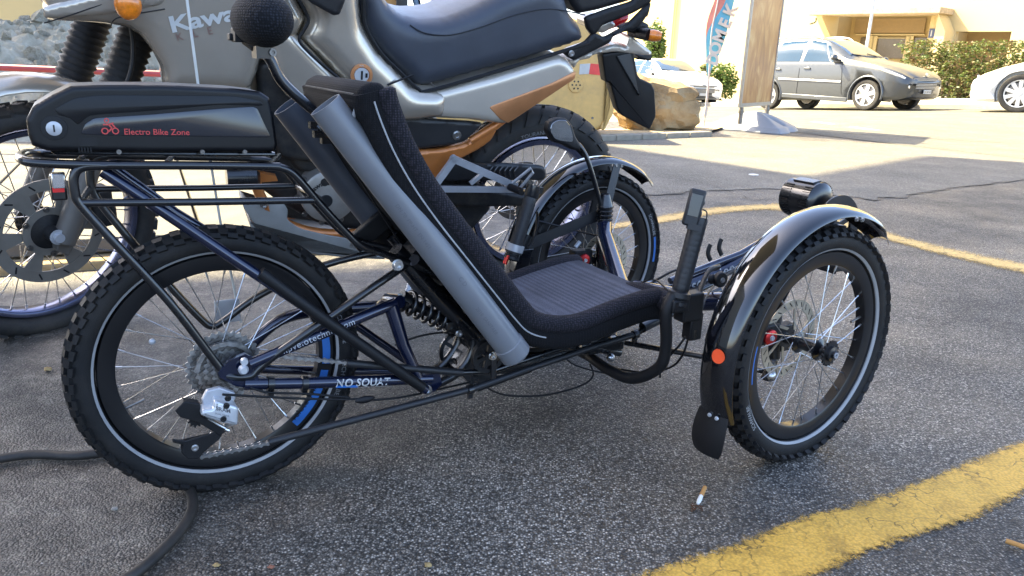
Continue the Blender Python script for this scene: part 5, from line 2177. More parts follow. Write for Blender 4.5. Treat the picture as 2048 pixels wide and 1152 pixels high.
mpil([(826, 303), (880, 300), (935, 288), (958, 268), (985, 250), (1000, 252), (985, 282), (960, 300), (925, 318), (900, 335), (880, 360), (865, 375), (850, 350)], -.13, -.10, 'rear_subframe', 'orange', .01, 3, .25)
mb = MB().tube(ml((940, 282, -.12), (990, 252, -.12), (1080, 180, -.12)), .014, 12)
build(mb, 'subframe_tube', K['orange'], mo)
mb = MB()
bolt(mb, M.px(914, 271, -.137), -M.n, .012, .004)
build(mb, 'side_bolt', K['steel'], mo)
# swing arm, chain guard, footrest hanger
mpil([(880, 330), (1000, 328), (1090, 332), (1095, 362), (1000, 362), (880, 365)], -.11, -.085, 'chain_guard', 'darkplastic', .008, 3, .2)
mb = MB()
for i in range(6):
    p = M.px(982+i*10, 344, -.116)
    mb.tube(cr([p+M.w*.018+M.u*.006, p-M.u*.006, p-M.w*.018], 3), .0035, 6)
build(mb, 'guard_ribs', K['black'], mo, kind='stuff')
mpil([(870, 372), (960, 376), (1052, 392), (1090, 400), (1090, 415), (1030, 414), (950, 416), (880, 410)], -.125, -.09, 'swing_arm', 'engine', .01, 3, .2)
mpil([(830, 380), (900, 370), (985, 378), (985, 420), (940, 470), (860, 480)], -.09, .0, 'lower_cover', 'engine', .02, 3, .2)
fo = [(860, 376), (898, 322), (905, 312), (916, 310), (922, 318), (1030, 366), (1038, 380), (1024, 382), (866, 380)]
fi = [(886, 366), (908, 334), (940, 346), (962, 350), (944, 365)]
mb = MB()
for a, b, r in (((866, 376), (908, 318), .011), ((908, 318), (1030, 372), .011), ((866, 378), (1028, 379), .009), ((942, 366), (962, 350), .006)):
    p, q = M.px(*a, -.17), M.px(*b, -.17)
    d = (q-p).normalized()
    s = d.cross(M.n).normalized()
    mb.box((p+q)/2, (q-p)/2+d*r*.5, s*r, M.n*.006)
mb.lathe(M.px(909, 319, -.176), M.n, [(.004, 0), (.012, 0), (.012, .014), (.004, .014)], 16, closed=True)
mb.tube(ml((1020, 370, -.17), (1062, 336, -.2), (1066, 345, -.2), (1040, 376, -.18)), .005, 8)
build(mb, 'footrest_hanger', K['alu'], mo, bevel=.002)
mb = MB().tube(ml((1020, 374, -.18), (1044, 384, -.25)), .012, 10)
build(mb, 'footrest', K['blackmatt'], mo)
mb = MB().tube(cr(ml((1052, 384, -.27), (1062, 398, -.28), (1075, 420, -.28)), 4), .0035, 6)
mb.tube(cr(ml((1048, 380, -.27), (1066, 402, -.27), (1072, 422, -.28)), 4), .0035, 6)
build(mb, 'cord_loop', K['wood'], mo)
mb = MB().tube(cr(ml((812, 470, -.1), (826, 520, -.16), (818, 575, -.22), (808, 595, -.25)), 4), .009, 10)
mb.box(M.px(808, 600, -.25), M.u*.02, M.n*.014, M.w*.004)
build(mb, 'side_stand', K['alu'], mo)

# body --------------------------------------------------------------
fair = [(60, -60), (70, 0), (82, 12), (86, 48), (200, 54), (255, 62), (282, 78), (305, 108), (322, 140), (327, 158), (327, 185), (505, 190), (520, 150), (528, 120), (555, 90), (600, 82), (618, 42), (594, -2), (575, -60)]
fr1 = mpil(fair, -.19, .19, 'front_fairing', 'bronze', .05, 5, .22)
mpil([(250, -30), (340, -40), (330, 10), (250, 26), (90, 40), (84, 14), (200, -12)], -.197, -.15, 'fairing_upper_panel', 'bronze', .008, 3, .25, parent=fr1)
# hidden side below the front fairing, radiator shroud
mpil([(327, 165), (505, 165), (515, 240), (495, 300), (420, 280), (350, 230)], -.17, .17, 'radiator_shroud', 'bronze', .03, 4, .3)
mpil([(512, 130), (560, 110), (640, 200), (640, 330), (560, 320), (520, 230)], -.13, .13, 'radiator', 'engine', .02, 3, .2)
tank = [(600, 0), (622, 42), (602, 82), (672, 152), (700, 185), (700, 240), (800, 255), (900, 245), (905, 190), (880, 182), (835, 178), (790, 130), (765, 105), (735, 60), (728, 0), (724, -60), (580, -60)]
mpil(tank, -.185, .185, 'tank', 'bronze', .06, 6, .22)
mpil([(530, 60), (560, 40), (604, 80), (672, 152), (700, 176), (705, 230), (640, 230), (575, 200), (552, 150)], -.180, .18, 'shroud_panel', 'bronze', .03, 4, .25)
# dark seam strips
mb = MB().tube(cr(ml((590, -12, -.187), (606, 14, -.190), (617, 40, -.190), (607, 62, -.190), (599, 82, -.190), (630, 116, -.190), (672, 152, -.188), (700, 176, -.18)), 5), .0045, 8)
build(mb, 'seam', K['blackmatt'], mo)
mb = MB().tube(cr(ml((775, 170, -.187), (800, 160, -.187), (826, 150, -.187)), 4), .003, 6)
mb.tube(cr(ml((88, 46, -.187), (130, 34, -.196), (200, 10, -.196), (250, -8, -.19)), 4), .0015, 6)
mb.tube(cr(ml((222, 52, -.18), (228, 40, -.190), (250, 32, -.191), (330, 18, -.191)), 4), .0015, 6)
build(mb, 'seam', K['blackmatt'], mo)
# black shard above the headrest (rear edge of a hand guard)
mpil([(600, -40), (690, -40), (692, 0), (680, 30), (668, 32), (615, 2)], -.24, -.20, 'knee_pad', 'darkplastic', .006, 2, .2)
# fuel cap
fc_ = M.px(723, 150, -.188)
mb = MB().lathe(fc_, -M.n, [(.0001, 0), (.031, 0), (.031, .003), (.023, .004), (.022, .001), (.0001, .001)], 36)
cap = build(mb, 'fuel_cap', K['copper'], mo)
mb = MB().lathe(fc_-M.n*.0015, -M.n, [(.0001, 0), (.021, 0), (.020, .002), (.0001, .002)], 30)
build(mb, 'cap_flap', K['aluw'], cap)
mb = MB().box(fc_-M.n*.0042, M.w*.012, M.n*.001, M.u*.0025)
mb.box(fc_-M.n*.0042+M.u*.013, M.w*.006, M.n*.001, M.u*.003)
build(mb, 'cap_slot', K['blackmatt'], cap)
build(text(MB(), 'FUEL', .0062, lambda x, y: fc_-M.n*.0046+M.u*(x-.008)+M.w*(.0245+y)), 'lettering', K['white'], cap)
# maker lettering on the fairing
k0 = M.px(342, 65, -.1915)
kd = (M.px(470, 40, -.1915)-k0).normalized()
ku = M.n.cross(kd)
if ku.z < 0:
    ku = -ku
build(text(MB(), 'Kawasaki', .052, lambda x, y: k0+kd*(x*1.40+y*.06)+ku*y-M.n*.0004, bold=.0014, spacing=.98), 'lettering', K['white'], fr1)
k1 = M.px(354, 82, -.1915)
build(text(MB(), 'K L E', .026, lambda x, y: k1+kd*x+ku*y-M.n*.0004, spacing=1.6), 'lettering', mat('dark_red_print', (.17, .09, .075), .5), fr1)

# seat ----------------------------------------------------------------
seatp = [(735, -40), (725, 0), (727, 45), (745, 85), (770, 115), (800, 145), (835, 176), (850, 181), (900, 168), (1000, 140), (1140, 100), (1178, 84), (1172, 55), (1150, 30), (1140, -10), (1100, -40), (1020, -16), (960, 18), (900, 42), (850, 46), (810, 36), (780, 8), (765, -30)]
ms_ = build(dome(MB(), M, seatp, -.155, .155, .055, .3, .013), 'saddle', K['leather'], mo, sharp=60)
# dark hem along the saddle's front and lower border
mb = MB().tube(cr(ml((728, -30, -.154), (727, 0, -.155), (730, 50, -.155), (760, 104, -.155), (800, 144, -.155), (836, 178, -.155), (860, 181, -.155), (1000, 141, -.155), (1178, 86, -.155)), 5), .006, 8)
build(mb, 'saddle_hem', K['blackmatt'], ms_)
mb = MB().tube(cr(ml((820, 50, -.14), (850, 66, -.1545), (900, 70, -.1545), (960, 55, -.1545), (1030, 30, -.1545), (1100, 18, -.154), (1170, 30, -.154)), 5), .0022, 6)
build(mb, 'saddle_seam', K['darkplastic'], ms_)

# rear body -----------------------------------------------------------
rb = [(800, 175), (850, 187), (900, 176), (1000, 150), (1120, 112), (1140, 120), (1155, 140), (1152, 158), (1030, 238), (1015, 252), (990, 250), (940, 243), (860, 240), (800, 235), (780, 200)]
side = mpil(rb, -.165, .165, 'side_panel', 'silver', .03, 5, .2)
mpil([(978, 214), (1100, 168), (1152, 142), (1150, 158), (1030, 238), (1016, 246), (1000, 238)], -.1665, -.1640, 'copper_film', 'copper', .0012, 1, .1, parent=side)
mpil([(800, 236), (940, 244), (968, 248), (955, 262), (930, 285), (900, 292), (826, 300), (810, 270)], -.135, -.11, 'side_cover', 'darkplastic', .008, 3, .2)
mpil([(1165, 110), (1232, 88), (1255, 96), (1262, 70), (1295, 96), (1306, 106), (1303, 112), (1230, 104), (1190, 110), (1180, 118), (1160, 122), (1150, 138), (1140, 125)], -.10, .02, 'rear_fender', 'silver', .008, 3, .2)
gr_ = mpil([(1172, 36), (1220, 18), (1268, 4), (1285, -20), (1306, -20), (1304, 6), (1270, 26), (1240, 38), (1205, 52), (1196, 66), (1186, 72), (1176, 58)], -.152, -.128, 'grab_rail', 'blackmatt', .006, 2, .2)
mpil([(1126, 105), (1172, 86), (1190, 66), (1212, 76), (1245, 58), (1262, 46), (1280, 28), (1296, 12), (1304, 6), (1300, 26), (1288, 44), (1272, 62), (1250, 64), (1228, 74), (1222, 86), (1190, 102), (1150, 122), (1138, 116)], -.154, -.130, 'tail_bracket', 'blackmatt', .006, 2, .2, parent=gr_)
mpil([(1240, 58), (1262, 48), (1288, 44), (1300, 50), (1303, 82), (1288, 80), (1270, 68)], -.13, -.09, 'indicator_arm', 'blackmatt', .008, 2, .2, parent=gr_)
mpil([(1130, -30), (1290, -40), (1290, -8), (1262, 4), (1200, 22), (1160, 30), (1146, 10)], -.13, .13, 'tail_top', 'darkplastic', .02, 2, .2, parent=gr_)
mb = MB()
bolt(mb, M.px(1143, 107, -.165), -M.n, .008, .005)
build(mb, 'rail_bolt', K['steel'], mo)
mb = MB()
mb.tube(cr(ml((1290, 14, -.13), (1294, 24, -.13), (1291, 32, -.13)), 4), .006, 8)
build(mb, 'luggage_hook', K['blackmatt'], mo)
# tail light
mpil([(1196, 52), (1232, 36), (1262, 28), (1258, 44), (1236, 56), (1206, 66), (1196, 62)], -.06, .06, 'tail_light', 'redlens', .012, 3, .25)
mpil([(1194, 50), (1222, 38), (1236, 52), (1208, 68), (1196, 64)], -.075, .075, 'tail_light_shell', 'silver', .01, 3, .25)
# rear indicator
def indicator(tip, stem, v0, v1):
    a = M.px(*stem, v0)
    b = M.px(*tip, v1)
    mb = MB().tube([a, b], [.016, .02], 12)
    o = build(mb, 'indicator', K['blackmatt'], mo)
    return o, a, b


o, a, b = indicator((1302, 70), (1262, 64), -.08, -.19)
d = (M.u*.85-M.n*.5).normalized()
c = M.px(1306, 71, -.2)
x, y = perp(d)
mb = MB().loft([[c+d*t+(x*cos(2*pi*k/14)*.021+y*sin(2*pi*k/14)*.019)*q for k in range(14)] for t, q in ((-.012, .9), (0, 1), (.016, .9), (.026, .66))])
build(mb, 'amber_lens', K['amber'], o)
# front indicator
a = M.px(258, -10, -.2)
b = M.px(258, 2, -.235)
mb = MB().ball(a, M.u*.034, M.n*.03, M.w*.036, 8, 14)
o = build(mb, 'indicator', K['bronze'], mo)
c = M.px(256, 10, -.225)
mb = MB().ball(c, M.u*.030, M.n*.022, M.w*.034, 10, 18)
build(mb, 'amber_lens', K['amber'], o)
# mud flap with number plate holder
mb = pillow(MB(), M, [(1204, 108), (1250, 102), (1268, 104), (1276, 150), (1282, 158), (1304, 168), (1310, 180), (1313, 232), (1300, 260), (1284, 252), (1246, 232), (1236, 220), (1222, 170), (1218, 166), (1212, 164), (1194, 160)][:-1], -.09, -.05, .006, 3, .15)
build(mb, 'mud_flap', K['blackmatt'], mo)
mb = pillow(MB(), M, [(1232, 112), (1262, 106), (1280, 196)], -.096, -.08, .003, 2, .1)
build(mb, 'flap_rib', K['darkplastic'], mo)
mb = pillow(MB(), M, [(1276, 112), (1304, 108), (1304, 122), (1276, 120)], -.05, .05, .004, 2, .1)
build(mb, 'plate_light', K['blackmatt'], mo)
# brake hose beside the gaiter
build(MB().tube(cr(ml((262, 55, -.05), (266, 90, -.06), (264, 130, -.07), (252, 168, -.08), (230, 200, -.09)), 5), .006, 8), 'brake_hose', K['blackmatt'], mo)
# silver rear exhaust / carrier object and helmet-like cover seen above the saddle
mb = MB().tube(cr(ml((915, 22, .12), (925, 8, .12), (960, 2, .12), (1010, -6, .12)), 4), [.014, .028, .03, .03], 12)
build(mb, 'exhaust_tip', K['silver'], mo)
# ================================================================ BACKGROUND THINGS
def ico(sub=2):
    me = bpy.data.meshes.new('i')
    import bmesh
    b = bmesh.new()
    bmesh.ops.create_icosphere(b, subdivisions=sub, radius=1)
    vs = [v.co.copy() for v in b.verts]
    fs = [tuple(v.index for v in f.verts) for f in b.faces]
    b.free()
    bpy.data.meshes.remove(me)
    return vs, fs


IV, IF = ico(4)
I2V, I2F = ico(2)
# boulder ------------------------------------------------------------
BROCK = rock('tan_limestone', [(.07, .04, .015), (.2, .13, .06), (.3, .21, .11), (.36, .27, .15), (.22, .14, .06)], 2.6, 1.0, 11)
bc = gp(1309, 261)
bo = thing('boulder', 'big tan limestone boulder on the sand strip in front of the white car', 'boulder', bc)
vs = []
for p in IV:
    q = p.copy()
    # blocky: push towards a rounded box, then break it up
    m = max(abs(q.x), abs(q.y), abs(q.z))
    q = q*(1-.55)+q/m*.55*.86
    q.x *= 1+.10*q.z
    n = noise.fractal(p*1.8+V((3, 1, 7)), .8, 2.1, 6)*.17-.07*abs(noise.noise(p*3.1))
    cel = noise.cell(V((p.x*2.2+5, p.y*2.2, p.z*2.2)))*.04
    q = q*(1+n+cel+.035*noise.noise(p*9))
    vs.append(bc+V((q.x*.56, q.y*.5, max(-.08, q.z*.36+.30-.1*q.x*(1 if q.z > .3 else 0)))))
build(MB().add(vs, IF), 'rock', BROCK, bo, sharp=25)

# rubble heap ----------------------------------------------------------
RUB = rock('grey_olive_rubble', [(.2, .19, .14), (.33, .31, .24), (.45, .43, .35), (.55, .53, .45)], 4, 1.0, 26)
HC = V((-5.0, 8.0, 0))


def heap(x, y):
    d = sqrt(((x-HC.x)/3.4)**2+((y-HC.y)/2.5)**2)
    h = 1.0*max(0, 1-d**1.8)
    k = noise.fractal(V((x*1.3, y*1.3, 2)), 1, 2, 3)*.16+abs(noise.noise(V((x*5, y*5, 5))))*.13+abs(noise.noise(V((x*13, y*13, 1))))*.08+noise.noise(V((x*31, y*31, 1)))*.03
    return h+k*min(1, h*3)-.03


rh = thing('rubble_heap', 'heap of grey broken earth and stones behind the red barrier', 'rubble heap', HC)
mb = MB()
n = 230
vs = []
for j in range(n+1):
    for i in range(n+1):
        x, y = HC.x-3.6+7.2*i/n, HC.y-2.7+5.4*j/n
        vs.append((x, y, heap(x, y)))
mb.add(vs, [(j*(n+1)+i, j*(n+1)+i+1, (j+1)*(n+1)+i+1, (j+1)*(n+1)+i) for j in range(n) for i in range(n)])
build(mb, 'rubble', RUB, rh, kind='stuff', sharp=30)
clods = []
for k in range(8):
    vs = []
    for p in I2V:
        m = max(abs(p.x), abs(p.y), abs(p.z))
        q = (p*.5+p/m*.42)*(1+.45*noise.noise(p*1.7+V((k*7, 0, 0)))+.22*noise.noise(p*4+V((k, 3, 0))))
        vs.append(V((q.x, q.y*.8, q.z*.7)))
    me = bpy.data.meshes.new('clod')
    me.from_pydata(vs, [], I2F)
    me.materials.append(RUB)
    me.polygons.foreach_set('use_smooth', [True]*len(me.polygons))
    me.set_sharp_from_angle(angle=radians(28))
    clods.append(me)
rnd = random.Random(9)
cnt = 0
while cnt < 270:
    x, y = HC.x+rnd.uniform(-1.6, 3.2), HC.y+rnd.uniform(-2.5, .6)
    if heap(x, y) < .02 and rnd.random() < .75:
        continue
    o = bpy.data.objects.new('clod', clods[cnt % 8])
    col.objects.link(o)
    o.parent = rh
    s = rnd.choice((.025, .035, .045, .055, .07, .09))
    o.location = V((x, y, max(0, heap(x, y))+s*.3))-HC
    o.scale = (s, s, s)
    o.rotation_euler = (rnd.uniform(0, 6), rnd.uniform(0, 6), rnd.uniform(0, 6))
    cnt += 1

# red and white barrier ---------------------------------------------------
BF = Fr((-2.6, 5.35, 0), .10)
RED = mat('faded_red_rail', (.36, .045, .055), .45, dirt=.25)
WHT = mat('dirty_white_rail', (.55, .53, .5), .5, dirt=.4)
ba = thing('barrier', 'red and white two-rail barrier in front of the rubble heap', 'barrier', BF.o)
for name, segs in (('rail', (((-420, 118), (330, 148), RED), ((330, 148), (700, 164), WHT))), ('rail', (((-420, 330), (369, 348), RED), ((369, 348), (430, 349.5), WHT), ((430, 349.5), (800, 357), WHT)))):
    for a, b, m in segs:
        p, q = BF.px(*a), BF.px(*b)
        build(MB().tube([p, q], .0215, 14), name, m, ba)
for x in (-380, 760):
    p = BF.px(x, 120)
    p = V((p.x, p.y, 0))+BF.n*.04
    build(MB().tube([p, p+V((0, 0, .92))], .022, 12).box(p+V((0, 0, .01)), BF.u*.05, BF.n*.22, V((0, 0, .012))), 'post', WHT, ba)
rp_ = BF.px(404, 352)
build(MB().box(rp_-BF.n*.023, BF.u*.05, BF.n*.001, V((0, 0, .004))), 'red_scuff', RED, ba)

# small excavator behind the motorcycle ---------------------------------------
EF = Fr((.55, 8.6, 0), .10)
SANDP = mat('sand_yellow_machine_paint', (.64, .40, .13), .5, dirt=.3, var=.08)
ex = thing('mini_excavator', 'sand yellow excavator counterweight with red and white stripe behind the motorcycle', 'excavator', EF.o)


def epil(poly, v0, v1, name, m, r=.03, k=3, rnd_=.2, parent=None):
    return build(pillow(MB(), EF, poly, v0, v1, r, k, rnd_), name, m, parent or ex)


cw = epil([(820, 20), (1100, 20), (1190, 50), (1222, 95), (1230, 170), (1226, 225), (1206, 258), (1180, 268), (960, 270), (840, 260)], 0, 1.3, 'counterweight', SANDP, .06, 5, .22)
epil([(1212, 80), (1224, 95), (1231, 170), (1228, 225), (1208, 262), (1200, 256), (1217, 222), (1220, 168)], -.02, .05, 'edge_rib', SANDP, .012, 2, .2, cw)
epil([(1160, 128), (1181, 127), (1178, 148), (1158, 149)], -.006, .02, 'white_stripe', K['white'], .002, 1, .05, cw)
epil([(1181, 127), (1216, 130), (1221, 153), (1178, 148)], -.006, .02, 'red_stripe', mat('red_stripe_film', (.75, .06, .05), .4), .002, 1, .05, cw)
vc = EF.px(1152, 170, -.004)
mb = MB().lathe(vc, -EF.n, [(.0001, 0), (.082, 0), (.078, .012), (.0001, .014)], 26)
vt = build(mb, 'vent_cap', SANDP, cw)
mb = MB()
for i in range(7):
    a = i*pi/3
    r = 0 if i == 6 else .042
    mb.lathe(vc-EF.n*.0145+EF.u*cos(a)*r+V((0, 0, 1))*sin(a)*r, -EF.n, [(.0001, 0), (.010, 0), (.010, .001), (.0001, .001)], 10)
build(mb, 'vent_holes', K['black'], vt, kind='stuff')
for x in (1040, 1110, 1185):
    build(MB().lathe(EF.px(x, 236, -.002), -EF.n, [(.0001, 0), (.014, 0), (.012, .006), (.0001, .006)], 8), 'bolt', K['steeld'], cw)
# boom, pillar and hoses seen above the saddle
epil([(745, -150), (795, -150), (800, 10), (805, 60), (780, 60), (765, 5)], .2, .45, 'boom', mat('ochre_boom_paint', (.42, .22, .06), .5, dirt=.3), .02)
epil([(792, -150), (815, -150), (815, 70), (792, 70)], .1, .2, 'cab_pillar', K['darkplastic'], .008)
build(MB().tube([EF.px(810, -60, .3), EF.px(855, 70, .3)], .035, 10), 'hydraulic_pipe', mat('blue_grey_pipe', (.2, .3, .42), .4), ex)
epil([(862, -150), (905, -150), (905, 70), (862, 70)], .3, .6, 'mast', K['engine'] if False else mat('grey_mast_paint', (.2, .2, .2), .5, dirt=.4), .02)
build(MB().tube(cr([EF.px(835, -60, .25), EF.px(838, 0, .25), EF.px(852, 32, .25), EF.px(872, 30, .25)], 5), .012, 8), 'hydraulic_hose', K['blackmatt'], ex)
for y in (8, 30):
    build(MB().lathe(EF.px(860, y, .27), EF.u, [(.0001, 0), (.035, 0), (.035, .05), (.02, .06), (.02, .12), (.0001, .12)], 12), 'hose_fitting', K['blackmatt'], ex)
epil([(860, 255), (1180, 265), (1160, 300), (880, 300)], .15, 1.0, 'track', K['rubber'], .04)

# poster frame in its water-filled foot ------------------------------------------
g0 = gp(1487, 262)
SF = Fr(g0, atan2(.8, .55))
pf = thing('poster_stand', 'tall framed poster with a brown print on a grey plastic foot', 'poster stand', g0)
corn = [SF.px(1478, 216), SF.px(1541, 203)]
ub = [(c-SF.o).dot(SF.u) for c in corn]
zb = corn[0].z
FRM = mat('brushed_aluminium_frame', (.3, .3, .29), .4, metal=.6)
u0, u1 = ub[0], ub[1]
ztop = zb+2.0
fm = MB()
for a, b, c, d in ((u0, u0+.045, zb, ztop), (u1-.045, u1, zb, ztop), (u0+.046, u1-.046, zb, zb+.05), (u0+.046, u1-.046, ztop-.05, ztop)):
    fm.box(SF.P((a+b)/2, 0, (c+d)/2), SF.u*(b-a)/2, SF.n*.018, V((0, 0, (d-c)/2)))
fr_ = build(fm, 'frame', FRM, pf, bevel=.004)
# printed picture: soft brown and cream swirls
m, t, b = newmat('brown_marbled_print')
co = obj_coord(t)
wv = nd(t, 'ShaderNodeTexNoise', Scale=1.6, Detail=5.0, Roughness=.55, Distortion=2.2)
mpn = nd(t, 'ShaderNodeMapping')
mpn.inputs['Scale'].default_value = (1.8, 1.8, .9)
t.links.new(co, mpn.inputs[0])
t.links.new(mpn.outputs[0], wv.inputs['Vector'])
t.links.new(ramp(t, [(.25, (.14, .045, .012)), (.42, (.26, .10, .025)), (.55, (.34, .17, .055)), (.68, (.42, .27, .12)), (.8, (.24, .07, .03))], wv.outputs[0]), b.inputs['Base Color'])
b.inputs['Roughness'].default_value = .3
build(MB().box(SF.P((u0+u1)/2, 0, (zb+ztop)/2), SF.u*((u1-u0)/2-.046), SF.n*.010, V((0, 0, (ztop-zb)/2-.051))), 'poster', m, pf)
for uu in (u0+.10, u1-.10):
    build(MB().tube([SF.P(uu, 0, zb-.002), SF.P(uu, 0, .10)], .028, 12).tube([SF.P(uu, 0, zb-.04), SF.P(uu, 0, zb-.075)], .036, 12), 'post', K['steeld'], pf)
PLS = mat('light_grey_plastic', (.27, .275, .28), .5, var=.04, dirt=.12)
# foot: four rounded lobes that rise to the posts
cxu = (u0+u1)/2
mb = MB()
n = 44
vs = []
HX, HY = .47, .56
for j in range(n+1):
    for i in range(n+1):
        x, y = -1+2*i/n, -1+2*j/n
        # squircle outline with notches in the middle of the sides
        k = 1-.13*math.exp(-(y/.28)**2)*abs(x)**3-.10*math.exp(-(x/.28)**2)*abs(y)**3
        X, Y = x*HX*k*sqrt(1-y*y*.22), y*HY*k*sqrt(1-x*x*.22)
        e = max(abs(x), abs(y))
        edge = min(1, (1-e)/.10)
        h = .045*sstep(0, 1, edge)+.19*sstep(0, 1, 1-e)**.8*(1-.45*math.exp(-(min(abs(x), abs(y))/.16)**2)*sstep(.12, .5, e))+.03*math.exp(-((abs(x)-.48)**2+y*y)/.03)
        if .45 < abs(y) < .75 and abs(x) < .22:
            h -= .03*sstep(.22, .12, abs(x)) if abs(x) > .12 else .03
        p = SF.P(cxu+X, Y, h-.002+.012)
        vs.append(p)
mb.add(vs, [(j*(n+1)+i, j*(n+1)+i+1, (j+1)*(n+1)+i+1, (j+1)*(n+1)+i) for j in range(n) for i in range(n)])
rim_ = [j*(n+1) for j in range(n+1)]
bd = [i for i in range(n+1)]+[(j+1)*(n+1)-1 for j in range(1, n+1)]+[n*(n+1)+i for i in range(n-1, -1, -1)]+[j*(n+1) for j in range(n-1, 0, -1)]
base_n = len(mb.v)
mb.v += [V((mb.v[i].x, mb.v[i].y, .001)) for i in bd]
L = len(bd)
mb.f += [(bd[i], bd[(i+1) % L], base_n+(i+1) % L, base_n+i) for i in range(L)]
build(mb, 'foot', PLS, pf, sharp=50)

# feather flag -------------------------------------------------------------------
fg = gp(1408, 258)
FF = Fr(fg, .0)
fl = thing('feather_flag', 'blue and pink feather flag with white letters DOMEK on a thin pole', 'flag', fg)
mb = MB().tube([FF.px(1407, 263, 0), FF.px(1412, 215, 0)], .012, 8).tube([FF.px(1410, 232, 0), FF.px(1413, 214, 0)], .028, 10).tube(cr([FF.px(1412, 215, 0), FF.px(1417, 165, 0), FF.px(1420, 120, 0), FF.px(1424, 60, 0), FF.px(1438, -10, 0), FF.px(1450, -120, 0), FF.px(1470, -230, 0)], 4), [.016, .006], 8)
build(mb, 'pole', K['alu'], fl)
mb = MB().tube([FF.px(1398, 262, 0), FF.px(1418, 262, 0)], .008, 6)
build(mb, 'ground_spike', K['blackmatt'], fl)
leftE = [(1416, 166), (1413, 140), (1412, 100), (1412, 60), (1418, 30), (1431, -4), (1446, -60), (1462, -130), (1480, -210)]
rightE = [(1416, 166), (1420, 146), (1431, 124), (1441, 104), (1451, 74), (1458, 46), (1469, 0), (1486, -60), (1500, -130), (1496, -210)]


def rs(E, n):
    P = cr([V((x, y, 0)) for x, y in E], 8)
    s = [0]
    for a, b in zip(P, P[1:]):
        s.append(s[-1]+(b-a).length)
    o = []
    for i in range(n):
        t = s[-1]*i/(n-1)
        j = max(k for k in range(len(P)-1) if s[k] <= t+1e-6)
        f = min(1, (t-s[j])/max(1e-9, s[j+1]-s[j]))
        o.append(P[j].lerp(P[j+1], f))
    return o


LE, RE = rs(leftE, 30), rs(rightE, 30)


def flagpt(i, q):
    p = LE[i].lerp(RE[i], q)
    return FF.px(p.x, p.y, .02+.02*sin(i*.5)*q+.02*sin(q*3+i*.23))


def fband(q0a, q1a, name, m):
    rows = []
    for i in range(30):
        q0, q1 = q0a(i), q1a(i)
        r = [flagpt(i, q0+(q1-q0)*k/4) for k in range(5)]
        rows.append(r+[p+V((0, .004, 0)) for p in r[::-1]])
    return build(MB().loft(rows), name, m, fl, sharp=70)


FB = mat('sky_blue_flag_cloth', (.12, .42, .62), .8, var=.15, vs=4)
FP = mat('coral_flag_cloth', (.62, .24, .2), .8, var=.15, vs=4)
FD_ = mat('deep_blue_flag_cloth', (.03, .12, .35), .8)
cut = lambda i: .55*sstep(6, 13, i)
sail = fband(cut, lambda i: 1.0, 'sail', FB)
fband(lambda i: min(cut(i)*.99, .10*sstep(15, 20, i)), cut, 'coral_field', FP)
ln0 = flagpt(5, .35)
for ch, (x, y), rot in zip('DOMEK', ((1424, 118), (1429, 96), (1438, 71), (1449, 46), (1459, 20)), (78, 74, 72, 70, 70)):
    c0 = FF.px(x, y, -.034-.00015*y)
    a = radians(rot)
    e1 = FF.u*cos(a)+V((0, 0, 1))*sin(a)
    e2 = -FF.u*sin(a)+V((0, 0, 1))*cos(a)
    build(text(MB(), ch, .19, lambda X, Y: c0+e1*X+e2*(Y*1.15-.085), align='CENTER', bold=.008), 'letter', K['white'], fl)

# cars --------------------------------------------------------------------------
def lerp_tab(tab, x):
    for a, b in zip(tab, tab[1:]):
        if x <= b[0]:
            f = (x-a[0])/(b[0]-a[0])
            f = max(0, f)
            return [a[i]+(b[i]-a[i])*f for i in range(len(a))]
    return tab[-1]


CAR = [(0.0, .30, .52, .60, .50, .55, .40), (.05, .24, .56, .65, .66, .68, .50), (.18, .20, .64, .73, .76, .77, .58), (.45, .19, .74, .83, .84, .84, .66), (.8, .19, .82, .92, .865, .86, .69),
       (1.15, .19, .88, .99, .87, .865, .70), (1.38, .19, .91, 1.04, .872, .866, .69), (1.75, .19, .93, 1.26, .874, .866, .62), (2.1, .19, .94, 1.42, .874, .866, .58), (2.45, .19, .95, 1.49, .874, .866, .57),
       (3.0, .19, .97, 1.50, .874, .864, .57), (3.5, .20, .99, 1.47, .872, .855, .56), (3.85, .22, 1.0, 1.38, .86, .835, .54), (4.05, .26, 1.0, 1.20, .82, .79, .52), (4.14, .32, .93, 1.02, .74, .72, .5), (4.16, .4, .85, .93, .66, .64, .46)]


